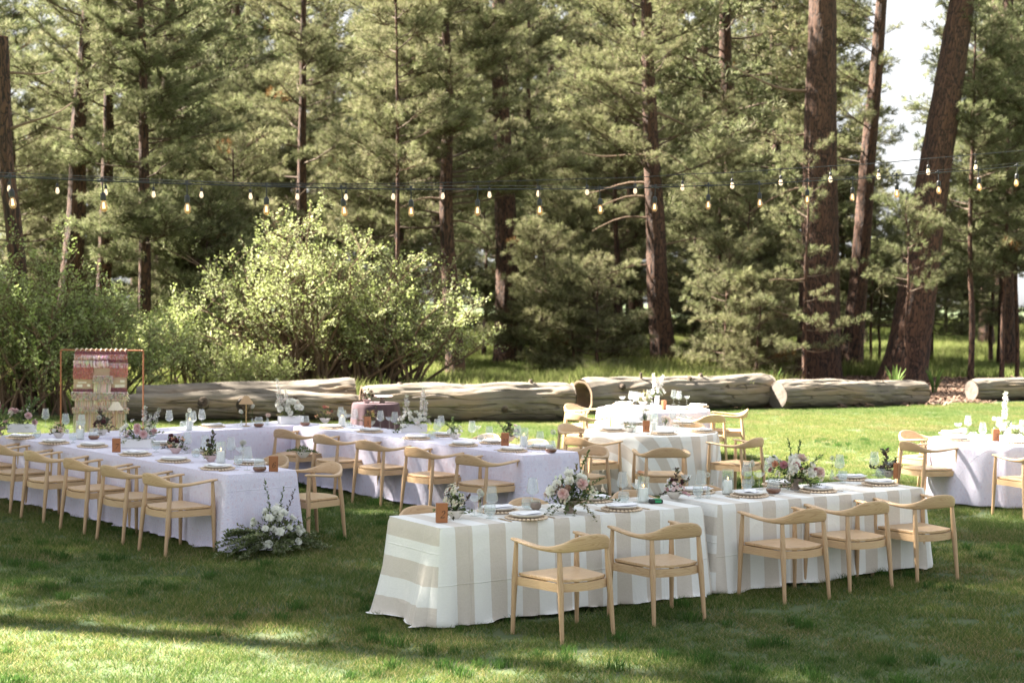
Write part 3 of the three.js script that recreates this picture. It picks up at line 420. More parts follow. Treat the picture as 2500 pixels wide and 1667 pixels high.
// tall pines of the forest behind: four kinds, the rest are copies
const kinds = [0, 1, 2, 3].map((k) => pine('forest_pine', 'forest', { x: 0, z: 70, h: [17, 18.5, 15, 19][k], r: [0.24, 0.3, 0.2, 0.33][k], from: [1.8, 3.2, 1.2, 4.2][k], limb: [3.3, 3.5, 2.9, 3.7][k], count: [66, 64, 64, 60][k], spray: 3.6, sprayScale: 1.35, far: 1, seed: 90 + k, tint: [[1.0, 1.0, 1], [0.94, 1.0, 0.95], [1.05, 1.02, 1.0], [0.93, 0.98, 0.98]][k], wob: 0.4, dead: 0.002 }));
{
  let used = 0; const spots = [];
  for (let ring = 0; ring < 9; ring++) { const z0 = 60 + ring * 9, half = 0.36 * z0, n = Math.round(half * 2 / (ring < 2 ? 6.2 : ring < 4 ? 4.9 : 4.0)); for (let i = 0; i < n; i++) { const x = -half + (i + rr(0.15, 0.85)) * half * 2 / n, z = z0 + rr(-3, 3), u = screenU(x, 3, z);  if (u > 2335 && ring > 4 && rand() < 0.5) continue;  spots.push([x, z, u]); } }
  const zones = [[0, 'behind the trunks at the left edge'], [400, 'behind the slender grey pine and the left saplings'], [720, 'behind the willow'], [1130, 'behind the crooked pine and the dark thick trunk'], [1560, 'behind the tall reddish pine'], [1900, 'behind the biggest trunk'], [2330, 'behind the thin stems at the right edge']];
  const seen = new Map(); spots.sort((a, b) => a[1] - b[1]);
  for (const [x, z, u] of spots) {
    const k = Math.floor(rand() * 4), o = used < 4 && !kinds[used].moved ? kinds[used] : kinds[k].clone(), zone = zones.filter((q) => u >= q[0]).pop() ?? zones[0];
    if (used < 4) o.moved = true; else { o.name = numbered('forest_pine'); scene.add(o); }
    used++; o.position.set(x, 0, -z); o.rotation.y = rr(0, 6.28); { let sc = rr(0.9, 1.14) * (0.80 + z / 220); if (u + 2.1 * 3973 / z > 2165 && u - 2.1 * 3973 / z < 2300) sc = (2.2 + 0.062 * z) / 18 * rr(0.7, 1); o.scale.set(sc * 0.95, sc, sc * 0.95); } o.rotation.z = rr(-0.03, 0.03);
    const far = z > 95 ? 'far' : z > 74 ? 'middle' : 'near', key = far + zone[1];
    const txt = { near: 'forest pine in the first row ', middle: 'forest pine of the middle rows ', far: 'distant forest pine ' }[far] + zone[1];
    o.userData = { label: txt, category: 'pine tree', group: txt };
  }
}
// pines left of the view that shade the near lawn and the tables
for (const [x, z, h, from, limb, count] of [[-14, 15.6, 21, 14.4, 3.3, 64], [-14.5, 18.6, 21, 5, 2.7, 76], [-13.5, 20.2, 21, 5, 3.0, 70], [-15, 22.7, 21, 6, 3.0, 66], [-14, 24.7, 20, 8, 2.6, 44], [-14.5, 27.6, 20, 11, 2.2, 24], [-11.8, 17.4, 16, 9.3, 1.8, 50], [-17.5, 36.2, 11.5, 2.5, 2.8, 54], [-15.5, 38, 11, 2.5, 2.8, 50], [-20.5, 38, 14, 3, 3.0, 54]]) pine('shade_pine', z > 30 ? 'pine beyond the left edge that shades the left shrubs' : h < 12 ? 'short pine left of the lawn' : h < 18 ? 'middle sized pine nearest the lawn on the left' : 'tall pine left of the lawn that shades the near tables', { x, z, h, r: 0.32, from, limb, count, spray: 5, far: 1, sprayScale: 1.35, seed: 200 + Math.round(z), group: 'pines left of the lawn' });
seed(42);
pine('young_pine', 'tall young pine at the left edge, behind the dead trunk', { x: at(28, 47), z: 47, h: 9.5, r: 0.13, from: 0.8, limb: 2.3, count: 70, spray: 6.5, seed: 301, flare: 0.1, low: -0.2, category: 'young pine' });
pine('young_pine', 'young pine between the dead trunk and the dark bulky trunk', { x: at(110, 50), z: 50, h: 7.5, r: 0.11, from: 0.8, limb: 2.0, count: 56, spray: 6.5, seed: 302, flare: 0.1, low: -0.2, category: 'young pine' });
// willow and shrubs behind the logs
seed(43);
shrub('willow_shrub', 'big sunlit pale green willow with arching brown stems behind the logs', { x: at(745, 38.5), z: 38.8, R: 2.7, H: 4.1, root: 1.1, stems: 62, forks: 6, leaves: 7, leafFrom: 0.52, thick: 0.05, drift: 0.03, category: 'willow', tint: [1.053, 1.053, 1.041] });
shrub('willow_shrub', 'right half of the sunlit willow, leaning toward the crooked pine', { x: at(930, 38.5), z: 38.6, R: 2.0, H: 3.1, root: 0.8, stems: 42, forks: 6, leaves: 7, leafFrom: 0.5, thick: 0.045, drift: 0.25, category: 'willow', tint: [1.053, 1.053, 1.041] });
shrub('willow_shrub', 'bare grey willow twigs sticking up above the pale green leaves', { x: at(720, 40), z: 40, R: 1.0, H: 5.4, root: 0.5, stems: 9, forks: 3, leaves: 2, bare: 0.9, thick: 0.05, category: 'willow' });
shrub('willow_shrub', 'bare brown willow twigs slanting to the right of the willow', { x: at(880, 39), z: 39, R: 0.8, H: 3.9, root: 0.6, stems: 14, forks: 3, leaves: 2, bare: 0.9, thick: 0.035, drift: 0.5, category: 'willow' });
shrub('leafy_shrub', 'dense dark green shrub with pale leaf tips at the left edge', { x: at(70, 33.5), z: 33.5, R: 2.0, H: 3.2, root: 1.0, stems: 46, forks: 6, leaves: 8, thick: 0.025, tint: [1.008, 1.059, 0.987] });
shrub('leafy_shrub', 'dense dark green shrub behind the copper stand', { x: at(215, 34.5), z: 34.5, R: 1.7, H: 2.7, root: 0.9, stems: 38, forks: 6, leaves: 8, thick: 0.025, tint: [0.99, 1.042, 0.969] });
shrub('leafy_shrub', 'loose green shrub between the slender grey pine and the willow', { x: at(450, 39.5), z: 39.5, R: 1.7, H: 2.5, root: 1.0, stems: 30, forks: 5, leaves: 11, thick: 0.025, tint: [0.969, 0.988, 0.954] });
shrub('leafy_shrub', 'low pale shrub at the foot of the willow, left of its stems', { x: at(590, 37), z: 37, R: 1.3, H: 1.3, root: 0.8, stems: 18, forks: 4, leaves: 6, thick: 0.02, tint: [0.989, 0.989, 0.96] });
// broad-leaved plants among the logs
for (const [u, z, h, label] of [[1240, 37, 0.45, 'leafy plant with a pale bud behind the thick smooth log'], [2188, 45, 0.7, 'bright leafy plant at the foot of the leaning pine'], [2283, 43.5, 0.75, 'leafy plant right of the leaning pine'], [1885, 42, 0.75, 'bright upright leafy plant left of the biggest trunk']]) {
  const t = thing('leafy_plant', label, 'plant'); t.position.set(at(u, z), 0, -z); const b = new MB();
  for (let k = 0; k < 12; k++) { const a = rr(0, 6.28), hh = h * rr(0.6, 1.1), w = 0.05, sp = rr(0.1, 0.3), c = mixc([0.10, 0.18, 0.04], [0.17, 0.24, 0.07], rand()), dx = Math.cos(a), dz = Math.sin(a); const i = [0, 0.4, 0.75, 1].map((s) => { const ww = w * Math.sin(Math.PI * (0.12 + 0.88 * s)) + 0.004, r = 0.04 + sp * s * s; return [b.v(dx * r - dz * ww, hh * s, dz * r + dx * ww, c), b.v(dx * r + dz * ww, hh * s, dz * r - dx * ww, c)]; }); for (let j = 0; j < 3; j++) b.quad(i[j][0], i[j][1], i[j + 1][1], i[j + 1][0]); }
  b.build('leaf_cluster', M.leaf, t);
}
// ---------------------------------------------------------------- chairs
const chairParts = (() => {
  const path = [[-0.30, 0.705, -0.29, 0.020, 0.016], [-0.302, 0.704, -0.24, 0.042, 0.022], [-0.306, 0.694, -0.12, 0.056, 0.022], [-0.298, 0.680, 0.02, 0.052, 0.026], [-0.272, 0.677, 0.12, 0.042, 0.036], [-0.222, 0.688, 0.198, 0.032, 0.060], [-0.155, 0.708, 0.243, 0.026, 0.092], [-0.08, 0.719, 0.264, 0.023, 0.108], [0, 0.722, 0.270, 0.022, 0.112]];
  const full = [...path, ...path.slice(0, -1).reverse().map(([x, ...q]) => [-x, ...q])], N = 72, cp = new THREE.CatmullRomCurve3(full.map((q) => new THREE.Vector3(q[0], q[1], q[2])), false, 'catmullrom', 0.5), cs = new THREE.CatmullRomCurve3(full.map((q) => new THREE.Vector3(q[3] * 1.12, q[4] * 1.12, 0)), false, 'catmullrom', 0.5);
  const rail = new MB(), rings = [], S = 14; let len = 0, prev = null;
  for (let k = 0; k <= N; k++) {
    const s = k / N, p = cp.getPoint(s), w = cs.getPoint(s), T = cp.getTangent(s), out = new THREE.Vector3(T.z, 0, -T.x).normalize().negate(), lean = 0.16 * smoothstep(w.y, 0.04, 0.1), U = new THREE.Vector3(out.x * lean, 1, out.z * lean).normalize();
    if (prev) len += p.distanceTo(prev); prev = p.clone();
    const ring = []; for (let j = 0; j <= S; j++) { const a = j / S * 6.2832, ca = Math.cos(a), sa = Math.sin(a), e = 0.62, x = Math.sign(ca) * Math.pow(Math.abs(ca), e) * w.x / 2, y = Math.sign(sa) * Math.pow(Math.abs(sa), e) * w.y / 2; ring.push(rail.v(p.x + out.x * x + U.x * y, p.y + U.y * y, p.z + out.z * x + U.z * y, [1, 1, 1], len, 0.1 + y + (ca > 0 ? 0 : 0.13))); } rings.push(ring);
  }
  for (let k = 0; k < N; k++) for (let j = 0; j < S; j++) rail.quad(rings[k][j], rings[k + 1][j], rings[k + 1][j + 1], rings[k][j + 1]);
  for (const k of [0, N]) { const p = cp.getPoint(k / N), m = rail.v(p.x, p.y, p.z - 0.006, [1, 1, 1]); for (let j = 0; j < S; j++) rail.tri(m, rings[k][j], rings[k][j + 1]); }
  const leg = (a, b, r0, rm, r1) => { const m = new MB(); m.tube([0, 0.2, 0.45, 0.62, 0.8, 1].map((s) => new THREE.Vector3(lerp(a[0], b[0], s), lerp(a[1], b[1], s), lerp(a[2], b[2], s))), (s) => (s < 0.62 ? lerp(r0, rm, smoothstep(s, 0, 0.62)) : lerp(rm, r1, smoothstep(s, 0.62, 1))), 12, [1, 1, 1], { swap: true, ur: rm }); return m.geo(); };
  const seat = (() => { const sh = new THREE.Shape(); sh.moveTo(-0.265, 0.235); sh.quadraticCurveTo(0, 0.255, 0.265, 0.235); sh.lineTo(0.222, -0.165); sh.quadraticCurveTo(0.12, -0.222, 0, -0.226); sh.quadraticCurveTo(-0.12, -0.222, -0.222, -0.165); sh.closePath();
    const g = new THREE.ExtrudeGeometry(sh, { depth: 0.014, bevelEnabled: true, bevelThickness: 0.004, bevelSize: 0.005, bevelSegments: 2, curveSegments: 16 }); g.rotateX(-Math.PI / 2); g.translate(0, 0.438, 0); const uv = g.attributes.uv, ps = g.attributes.position; for (let i = 0; i < uv.count; i++) uv.setXY(i, ps.getX(i), ps.getZ(i) * 0.9 + ps.getY(i) * 0.5); return g; })();
  const rails = []; const bar = (a, b, h, th, bow) => { const m = new MB(), n = 8, ring = []; const dx = b[0] - a[0], dz = b[2] - a[2], L = Math.hypot(dx, dz), nx = dz / L, nz = -dx / L; for (let k = 0; k <= n; k++) { const s = k / n, q = bow * 4 * s * (1 - s), x = lerp(a[0], b[0], s) + nx * q, z = lerp(a[2], b[2], s) + nz * q; ring.push([[-1, -1], [1, -1], [1, 1], [-1, 1]].map(([p, r]) => m.v(x + nx * p * th / 2, a[1] + r * h / 2, z + nz * p * th / 2, [1, 1, 1], s * L, r * h / 2 + p * 0.02 + 0.1))); } for (let k = 0; k < n; k++) for (let j = 0; j < 4; j++) { const d = (j + 1) % 4, I = [ring[k][j], ring[k][d], ring[k + 1][d], ring[k + 1][j]].map((i) => m.v(m.p[i * 3], m.p[i * 3 + 1], m.p[i * 3 + 2], [1, 1, 1], m.t[i * 2], m.t[i * 2 + 1])); m.quad(...I); } return m.geo(); };
  rails.push(bar([-0.285, 0.397, -0.245], [0.285, 0.397, -0.245], 0.062, 0.022, 0), bar([0.285, 0.397, -0.245], [0.228, 0.397, 0.178], 0.062, 0.022, 0), bar([-0.228, 0.397, 0.178], [-0.285, 0.397, -0.245], 0.062, 0.022, 0), bar([0.228, 0.397, 0.178], [-0.228, 0.397, 0.178], 0.062, 0.022, 0.05));
  for (const s of [-1, 1]) { }
  return { rail: rail.geo(), seat, rails, fl: leg([-0.312, 0, -0.255], [-0.292, 0.695, -0.245], 0.0155, 0.0240, 0.0150), fr: leg([0.312, 0, -0.255], [0.292, 0.695, -0.245], 0.0155, 0.0240, 0.0150), bl: leg([-0.246, 0, 0.246], [-0.226, 0.672, 0.178], 0.0155, 0.0245, 0.0165), br: leg([0.246, 0, 0.246], [0.226, 0.672, 0.178], 0.0155, 0.0245, 0.0165) };
})();
let chair0 = null, chairs = 0;
function chair(x, z, yaw, label, group) {
  let t;
  if (!chair0) {
    t = chair0 = thing('armchair', label, 'chair', group); const c = chairParts;
    part('backrest', c.rail, M.oak, t); part('seat', c.seat, M.oak, t); for (const r of c.rails) part('rail', r, M.oak, t);
    for (const k of ['fl', 'fr', 'bl', 'br']) part('leg', c[k], M.oakEnd, t);
  } else t = copyOf(chair0, label, group);
  const wood = oaks[chairs++ % 3]; t.children.forEach((c) => { if (c.material === M.oak || oaks.includes(c.material)) c.material = wood; }); t.position.set(x, 0, -z); t.rotation.y = -yaw; return t;
}
const gS = 'chairs along the striped tables', gL = 'chairs along the lavender tables', gR = 'chairs around the round tables';
[[0.427, 12.008, -0.659, 'pale oak armchair nearest the viewer, before the left striped table'], [1.18, 12.664, -0.563, 'pale oak armchair second from the left before the striped tables'], [2.335, 13.61, -0.561, 'pale oak armchair at the left end of the right striped table, near side'], [2.985, 14.144, -0.55, 'pale oak armchair at the middle of the right striped table, near side'], [3.689, 14.635, -0.535, 'pale oak armchair at the right end of the right striped table, near side']].forEach((c) => chair(...c, gS));
[[-0.60, 13.10, 'behind the number 2 block'], [0.27, 13.70, 'behind the left rose centrepiece'], [1.20, 14.32, 'behind the bowl of dark flowers'], [1.92, 14.78, 'behind the left candle of the right table']].forEach(([x, z, w]) => chair(x, z, Math.PI - 0.59, 'pale oak armchair beyond the striped tables, ' + w, gS));
[[-3.259, 15.72, 0.826], [-3.843, 16.416, 0.787], [-4.398, 17.074, 0.79], [-5.052, 17.872, 0.789], [-5.63, 18.58, 0.79], [-6.22, 19.28, 0.79]].forEach((c, i) => chair(...c, 'pale oak armchair ' + ['nearest the ground flowers, in', 'second from the ground flowers, in', 'third from the flowers, in', 'fourth from the flowers, in', 'second from the left in', 'farthest left in'][i] + ' the left row', gL));
chair(-2.03, 16.55, Math.PI + 0.84, 'pale oak armchair right of the ground flowers, facing left', gL);
chair(-2.68, 17.3, Math.PI + 0.79, 'pale oak armchair mostly hidden behind the number 6', gL);
[[-2.76, 21.0, 0.72], [-2.162, 20.257, 0.80], [-1.558, 19.506, 0.72], [-0.918, 18.684, 0.784], [-0.30, 17.88, 0.76]].forEach((c, i) => chair(...c, 'pale oak armchair ' + ['farthest left in', 'second from the left in', 'in the middle of', 'second from the right in', 'nearest in'][i] + ' the row before the middle lavender table', gL));
chair(0.82, 18.72, Math.PI + 0.80, 'pale oak armchair at the right end of the middle lavender table, facing left', gL);
chair(0.16, 19.5, Math.PI + 0.75, 'pale oak armchair behind the last candle of the middle lavender table', gL);
chair(-0.44, 20.23, Math.PI + 0.75, 'pale oak armchair behind the middle lavender table, left of the number 10 block', gL);
[[1.78, 19.0, -0.1, 'facing away at the front of the round table 11'], [0.98, 20.35, 0.85, 'left front of the round table 11'], [0.94, 22.0, 2.28, 'left rear of the round table 11, seen from inside its backrest'], [2.86, 20.35, -0.85, 'right front of the round table 11'], [2.4, 22.4, Math.PI + 0.5, 'behind round table 11, only its top rail shows'],
 [1.12, 24.5, 0.85, 'left front of the farthest round table'], [1.16, 26.2, 2.2, 'left rear of the farthest round table, close to the log end'], [3.42, 25.4, -1.45, 'right side of the farthest round table'], [2.9, 24.35, -0.45, 'right front of the farthest round table, back to the viewer'],
 [5.1, 19.98, 1.151, 'left front of the round lavender table at the right edge'], [5.42, 21.35, 2.45, 'left rear of the round lavender table at the right edge'], [6.03, 18.85, -0.35, 'cut by the right edge of the picture, before the round lavender table']].forEach(([x, z, a, w]) => chair(x, z, a, 'pale oak armchair ' + w, gR));
// ---------------------------------------------------------------- draped tables
const TOP = 0.762;
function drapedRect(name, label, x0, z0, dx, dz, L, W, m, o = {}) { // (x0, z0): near left corner of the top, (dx, dz): direction along its length, near side at local +z
  const t = thing(name, label, 'table', o.group), n = Math.hypot(dx, dz); dx /= n; dz /= n; const nx = -dz, nz = dx;
  t.position.set(x0 + dx * L / 2 + nx * W / 2, 0, -(z0 + dz * L / 2 + nz * W / 2)); t.rotation.y = Math.atan2(dz, dx);
  const s0 = o.seed ?? 1, H = TOP - 0.004, b = new MB(), white = [1, 1, 1], rc = 0.035, u0 = o.u0 ?? 0;
  // perimeter walk, four sides from mid corner to mid corner
  const side = (k) => { // list of [x, z, nx, nz, along]
    const out = [], hx = L / 2, hz = W / 2, len = k % 2 ? W : L, NN = Math.round(len / 0.045), arc = 5, c = [[hx, hz], [hx, -hz], [-hx, -hz], [-hx, hz]];
    const dirs = [[0, 1], [1, 0], [0, -1], [-1, 0]], d = dirs[k], a0 = Math.atan2(d[1], d[0]);
    const tx = [[1, 0], [0, -1], [-1, 0], [0, 1]][k];
    for (let j = arc; j >= 1; j--) { const a = a0 + (k % 2 ? 1 : 1) * (j / arc) * Math.PI / 4, q = [d[0] * (len0(k)) - tx[0] * (len / 2 - rc), d[1] * (len0(k)) - tx[1] * (len / 2 - rc)]; const e = rotn(d, tx, -j / arc * Math.PI / 4); out.push([q[0] - d[0] * rc + e[0] * rc, q[1] - d[1] * rc + e[1] * rc, e[0], e[1], -len / 2 + rc - rc * (j / arc) * 0.785]); }
    for (let j = 0; j <= NN; j++) { const s = -len / 2 + rc + (len - 2 * rc) * j / NN; out.push([d[0] * len0(k) + tx[0] * s, d[1] * len0(k) + tx[1] * s, d[0], d[1], s]); }
    for (let j = 1; j <= arc; j++) { const e = rotn(d, tx, j / arc * Math.PI / 4), q = [d[0] * len0(k) + tx[0] * (len / 2 - rc), d[1] * len0(k) + tx[1] * (len / 2 - rc)]; out.push([q[0] - d[0] * rc + e[0] * rc, q[1] - d[1] * rc + e[1] * rc, e[0], e[1], len / 2 - rc + rc * (j / arc) * 0.785]); }
    return out;
    function len0(q) { return q % 2 ? hx : hz; }
    function rotn(D, T, a) { return [D[0] * Math.cos(a) + T[0] * Math.sin(a), D[1] * Math.cos(a) + T[1] * Math.sin(a)]; }
  };
  const K = 22;
  for (let k = 0; k < 4; k++) {
    const sd = side(k), len = k % 2 ? W : L, rows = [], pull = o.pull?.[k] ?? 0.05, amp = o.fold?.[k] ?? 0.02;
    for (let r = 0; r <= K; r++) {
      const row = [], f = r / K, d = f * (H + 0.05);
      for (const [x, z, ex, ez, s] of sd) {
        const corner = Math.min(s + len / 2, len / 2 - s), cw = Math.exp(-corner / 0.13), g = Math.pow(f, 1.2);
        const wave = (fbm(s * 3.2 + s0 * 7, f * 0.8 + s0, s0 + k * 3, 3) - 0.5) * 2.2 + 0.45 * Math.sin(s * (o.freq ?? 17) + s0 + 1.5 * Math.sin(s * 3 + f));
        let off = pull * Math.pow(f, 1.15) + amp * wave * g + cw * g * (o.ear ?? 0.09) * (0.8 + 0.5 * Math.sin(corner * 46 + s0)), y = H - d;
        const under = smoothstep(f, 0.86, 1); off += under * 0.055 * (fbm(s * 6, 3, s0 + k, 2) - 0.35); off += (Math.sin(s * 31 + s0) * 0.014 + Math.sin(s * 57 + 2 * s0) * 0.007) * under;
        y = Math.max(y, 0.012 + 0.05 * fbm(s * 4, s0, 12 + k, 2) * (o.lift ?? 1));
        const cb = smoothstep(0.10 - corner, 0, 0.085); off = lerp(off, (o.corner ?? 0.10) * Math.pow(f, 1.1) * (1 - 0.35 * under), cb); y = lerp(y, Math.max(H - d, 0.03), cb);
        const rnd = f < 0.001 ? -0.012 : 0; if (r === 0) y = H + 0.004;
        const uu = k % 2 ? L / 2 + d : (k === 0 ? s : -s), vv = k % 2 ? s : W / 2 + d;
        row.push(b.v(x + ex * (off + rnd), y, z + ez * (off + rnd), white, uu + u0, vv));
      }
      rows.push(row);
    }
    for (let r = 0; r < K; r++) for (let j = 0; j < sd.length - 1; j++) b.quad(rows[r][j], rows[r + 1][j], rows[r + 1][j + 1], rows[r][j + 1]);
  }
  const gx = Math.round(L / 0.06), gz = Math.round(W / 0.06), gridI = [];
  for (let i = 0; i <= gx; i++) { const col = []; for (let j = 0; j <= gz; j++) { const x = (i / gx - 0.5) * (L - 0.022), z = (j / gz - 0.5) * (W - 0.022), e = Math.min(i, gx - i, j, gz - j); col.push(b.v(x, H + 0.004 + (e ? (fbm(x * 4, z * 4, s0, 3) - 0.5) * 0.003 : 0), z, white, x + u0, z)); } gridI.push(col); }
  for (let i = 0; i < gx; i++) for (let j = 0; j < gz; j++) b.quad(gridI[i][j], gridI[i][j + 1], gridI[i + 1][j + 1], gridI[i + 1][j]);
  b.build('tablecloth', m, t); return t;
}
const gT = 'striped dining tables', gV = 'long lavender dining tables', gO = 'round dining tables';
drapedRect('dining_table', 'dining table under a white and beige striped cloth, left and nearer one of two', -0.53, 12.14, 2.19, 1.47, 2.60, 0.80, M.stripe, { seed: 4, group: gT, u0: 0.095, pull: [0.05, 0.03, 0.05, 0.13], fold: [0.036, 0.02, 0.02, 0.04], ear: 0.12, freq: 9 });
drapedRect('dining_table', 'dining table under a white and beige striped cloth, right one of two', 1.745, 13.665, 2.12, 1.41, 2.55, 0.80, M.stripe, { seed: 9, group: gT, u0: 0.0, pull: [0.05, 0.08, 0.05, 0.02], fold: [0.036, 0.03, 0.02, 0.02], freq: 10 });
{ const d = [0.648, -0.762], L = 5.4; drapedRect('dining_table', 'long lavender print table, the left one with the ground flowers at its end', -2.72 - d[0] * L, 15.58 - d[1] * L, d[0], d[1], L, 0.80, M.lavender, { seed: 13, group: gV, pull: [0.04, 0.05, 0.05, 0.05], fold: [0.045, 0.055, 0.02, 0.03], freq: 11 }); }
{ const d = [0.63, -0.777], L = 4.84; drapedRect('dining_table', 'long lavender print table, the middle one before the round tables', 0.14 - d[0] * L, 17.78 - d[1] * L, d[0], d[1], L, 0.82, M.lavender, { seed: 17, group: gV, pull: [0.06, 0.10, 0.05, 0.03], fold: [0.055, 0.06, 0.02, 0.03], freq: 12 }); }
drapedRect('dining_table', 'lavender head table crossing behind the two long tables, with the tall pleated lamp', -4.95, 19.50, 2.04, 2.04, 3.42, 0.80, M.lavender, { seed: 19, group: gV, pull: [0.03, 0.04, 0.05, 0.04], fold: [0.03, 0.03, 0.02, 0.03], freq: 14 });
function drapedRound(name, label, x, z, R, m, o = {}) {
  const H = (o.H ?? TOP) - 0.004;
  const t = thing(name, label, 'table', o.group); t.position.set(x, 0, -z); t.rotation.y = o.turn ?? 0;
  const b = new MB(), N = 160, K = 24, s0 = o.seed ?? 1, rows = [], wv = o.waves ?? 15;
  for (let r = 0; r <= K; r++) { const f = r / K, d = f * (H + 0.06), row = []; for (let j = 0; j <= N; j++) { const a = j / N * 6.2832, ca = Math.cos(a), sa = Math.sin(a), w = Math.sin(a * wv + s0 + 0.9 * Math.sin(a * 3 + s0)) * (0.4 + 0.8 * fbm(ca * 2 + 4, sa * 2 + 4, s0, 2)), g = Math.pow(f, 0.8); let off = 0.05 * f + (o.amp ?? 0.045) * w * g - 0.03 * smoothstep(f, 0.88, 1), y = Math.max(H - d, 0.012 + 0.03 * fbm(ca * 3 + 2, sa * 3 + 2, s0 + 2, 2)); const rho = R + d; if (r === 0) { off = -0.012; y = H + 0.004; } row.push(b.v(ca * (R + off), y, sa * (R + off), [1, 1, 1], ca * rho, sa * rho)); } rows.push(row); }
  for (let r = 0; r < K; r++) for (let j = 0; j < N; j++) b.quad(rows[r][j], rows[r][j + 1], rows[r + 1][j + 1], rows[r + 1][j]);
  let last = null; for (let k = 0; k <= 6; k++) { const row = [], q = (R - 0.012) * k / 6; for (let j = 0; j <= N; j++) { const a = j / N * 6.2832; row.push(b.v(Math.cos(a) * q, H + 0.004 + (k < 6 ? (fbm(Math.cos(a) * q * 4, Math.sin(a) * q * 4, s0, 2) - 0.5) * 0.002 : 0), Math.sin(a) * q, [1, 1, 1], Math.cos(a) * q, Math.sin(a) * q)); } if (last) for (let j = 0; j < N; j++) b.quad(last[j], last[j + 1], row[j + 1], row[j]); last = row; }
  b.build('tablecloth', m, t); return t;
}
drapedRound('dining_table', 'round dining table 11 under a softly folded striped cloth, before the farthest round table', 1.83, 21.25, 0.88, M.stripe, { seed: 2, group: gO, turn: 0.7 });
drapedRound('dining_table', 'farthest round dining table, pale cloth, just before the thick grey log', 2.23, 25.5, 0.89, M.lavender, { seed: 5, group: gO });
drapedRound('dining_table', 'round lavender dining table cut by the right edge of the picture', 6.12, 20.35, 0.86, M.lavender, { seed: 7, group: gO });
drapedRound('cocktail_table', 'small round table under a dusky mauve cloth before the dark log end', at(918, 26.3), 26.3, 0.385, M.mauve, { seed: 3, amp: 0.02, waves: 18 });
// ---------------------------------------------------------------- table ware
const NAMES = { T1: 'the left striped table', T2: 'the right striped table', L: 'the left lavender table', K: 'the lavender head table', M: 'the middle lavender table', A: 'round table 11', B: 'the farthest round table', R: 'the rightmost round table' };
const YAW = { T1: Math.atan2(1.47, 2.19), T2: Math.atan2(1.41, 2.12), L: Math.atan2(-0.762, 0.648), K: Math.PI / 4, M: Math.atan2(-0.777, 0.63) };
const ROUND = { A: [1.83, 21.25], B: [2.23, 25.5], R: [6.12, 20.35] };
const placed = [], KIND = {};
const DESC = {};
function define(kind, desc, category, make) { KIND[kind] = { desc, category, make }; }
function put(kind, tbl, u, v, o = {}) {
  const k = KIND[kind]; let t;
  const [x, z] = o.xz ?? onPlane(u, v, TOP);
  if (!k.proto) { t = k.proto = thing(kind, k.desc, k.category); k.make(t); } else t = copyOf(k.proto);
  t.position.set(x, TOP + 0.0015 + (o.y ?? 0), -z); t.rotation.y = o.turn ?? rr(0, 6.28);
  placed.push({ t, kind, tbl, u: screenU(x, TOP, z), x, z }); return t;
}
const nice = (n) => ['first', 'second', 'third', 'fourth', 'fifth', 'sixth', 'seventh', 'eighth', 'ninth', 'tenth', 'eleventh', 'twelfth', 'thirteenth', 'fourteenth', 'fifteenth', 'sixteenth', 'seventeenth', 'eighteenth'][n];
function labelPlaced() {
  const by = new Map(); for (const p of placed) { const q = p.kind + p.tbl; if (!by.has(q)) by.set(q, []); by.get(q).push(p); }
  for (const list of by.values()) { list.sort((a, b) => a.u - b.u); list.forEach((p, i) => { const k = KIND[p.kind]; p.t.userData.label = k.desc + (list.length === 1 ? ', the only one on ' + NAMES[p.tbl] : ', ' + nice(i) + ' from the left on ' + NAMES[p.tbl]); p.t.userData.group = k.category + 's on the dining tables'; p.t.userData.category = k.category; }); }
}
define('woven_charger', 'scalloped woven charger', 'charger', (t) => {
  part('mat', lathe([[0, 0.004], [0.05, 0.006], [0.10, 0.005], [0.15, 0.007], [0.152, 0.001], [0, 0.001]], 32), M.rattan, t);
  const b = new MB(), s = new THREE.SphereGeometry(0.0155, 8, 6); const g = []; for (let k = 0; k < 30; k++) { const q = s.clone(); q.scale(1.0, 0.62, 1.15); q.rotateY(k / 30 * 6.2832); q.translate(Math.sin(k / 30 * 6.2832) * 0.156, 0.0098, Math.cos(k / 30 * 6.2832) * 0.156); g.push(q); }
  part('beaded_rim', mergeGeometries(g), M.rattan, t);
});
define('dinner_plate', 'white plate on a woven charger', 'plate', (t) => { part('dish', lathe([[0, 0.004], [0.085, 0.004], [0.110, 0.009], [0.136, 0.024], [0.140, 0.029], [0.138, 0.033], [0.130, 0.031], [0.108, 0.018], [0.085, 0.014], [0, 0.0135]], 40), M.ceramic, t); });
function cloth(b, w, d, fn, n = 10, m = 6) { const R = []; for (let i = 0; i <= n; i++) { const c = []; for (let j = 0; j <= m; j++) { const x = (i / n - 0.5) * w, z = (j / m - 0.5) * d; const p = fn(x, z); c.push(b.v(p[0], p[1], p[2], [1, 1, 1], x, z)); } R.push(c); } for (let i = 0; i < n; i++) for (let j = 0; j < m; j++) b.quad(R[i][j], R[i][j + 1], R[i + 1][j + 1], R[i + 1][j]); }
define('folded_napkin', 'pale napkin folded on a white plate', 'napkin', (t) => {
  for (let l = 0; l < 2; l++) { const b = new MB(), s = 3 + l; cloth(b, 0.275 - l * 0.035, 0.125 - l * 0.02, (x, z) => [x + 0.006 * Math.sin(z * 30 + l), 0.003 + l * 0.011 + 0.004 * fbm(x * 12 + 5, z * 12 + s, s, 2) + 0.35 * Math.pow(Math.max(0, Math.abs(x) - 0.085), 1.3) + (l ? 0.004 * Math.cos(z * 40) : 0), z + 0.010 * Math.sin(x * 13 + l * 2)], 16, 6); b.build('fold', M.linen, t); }
});
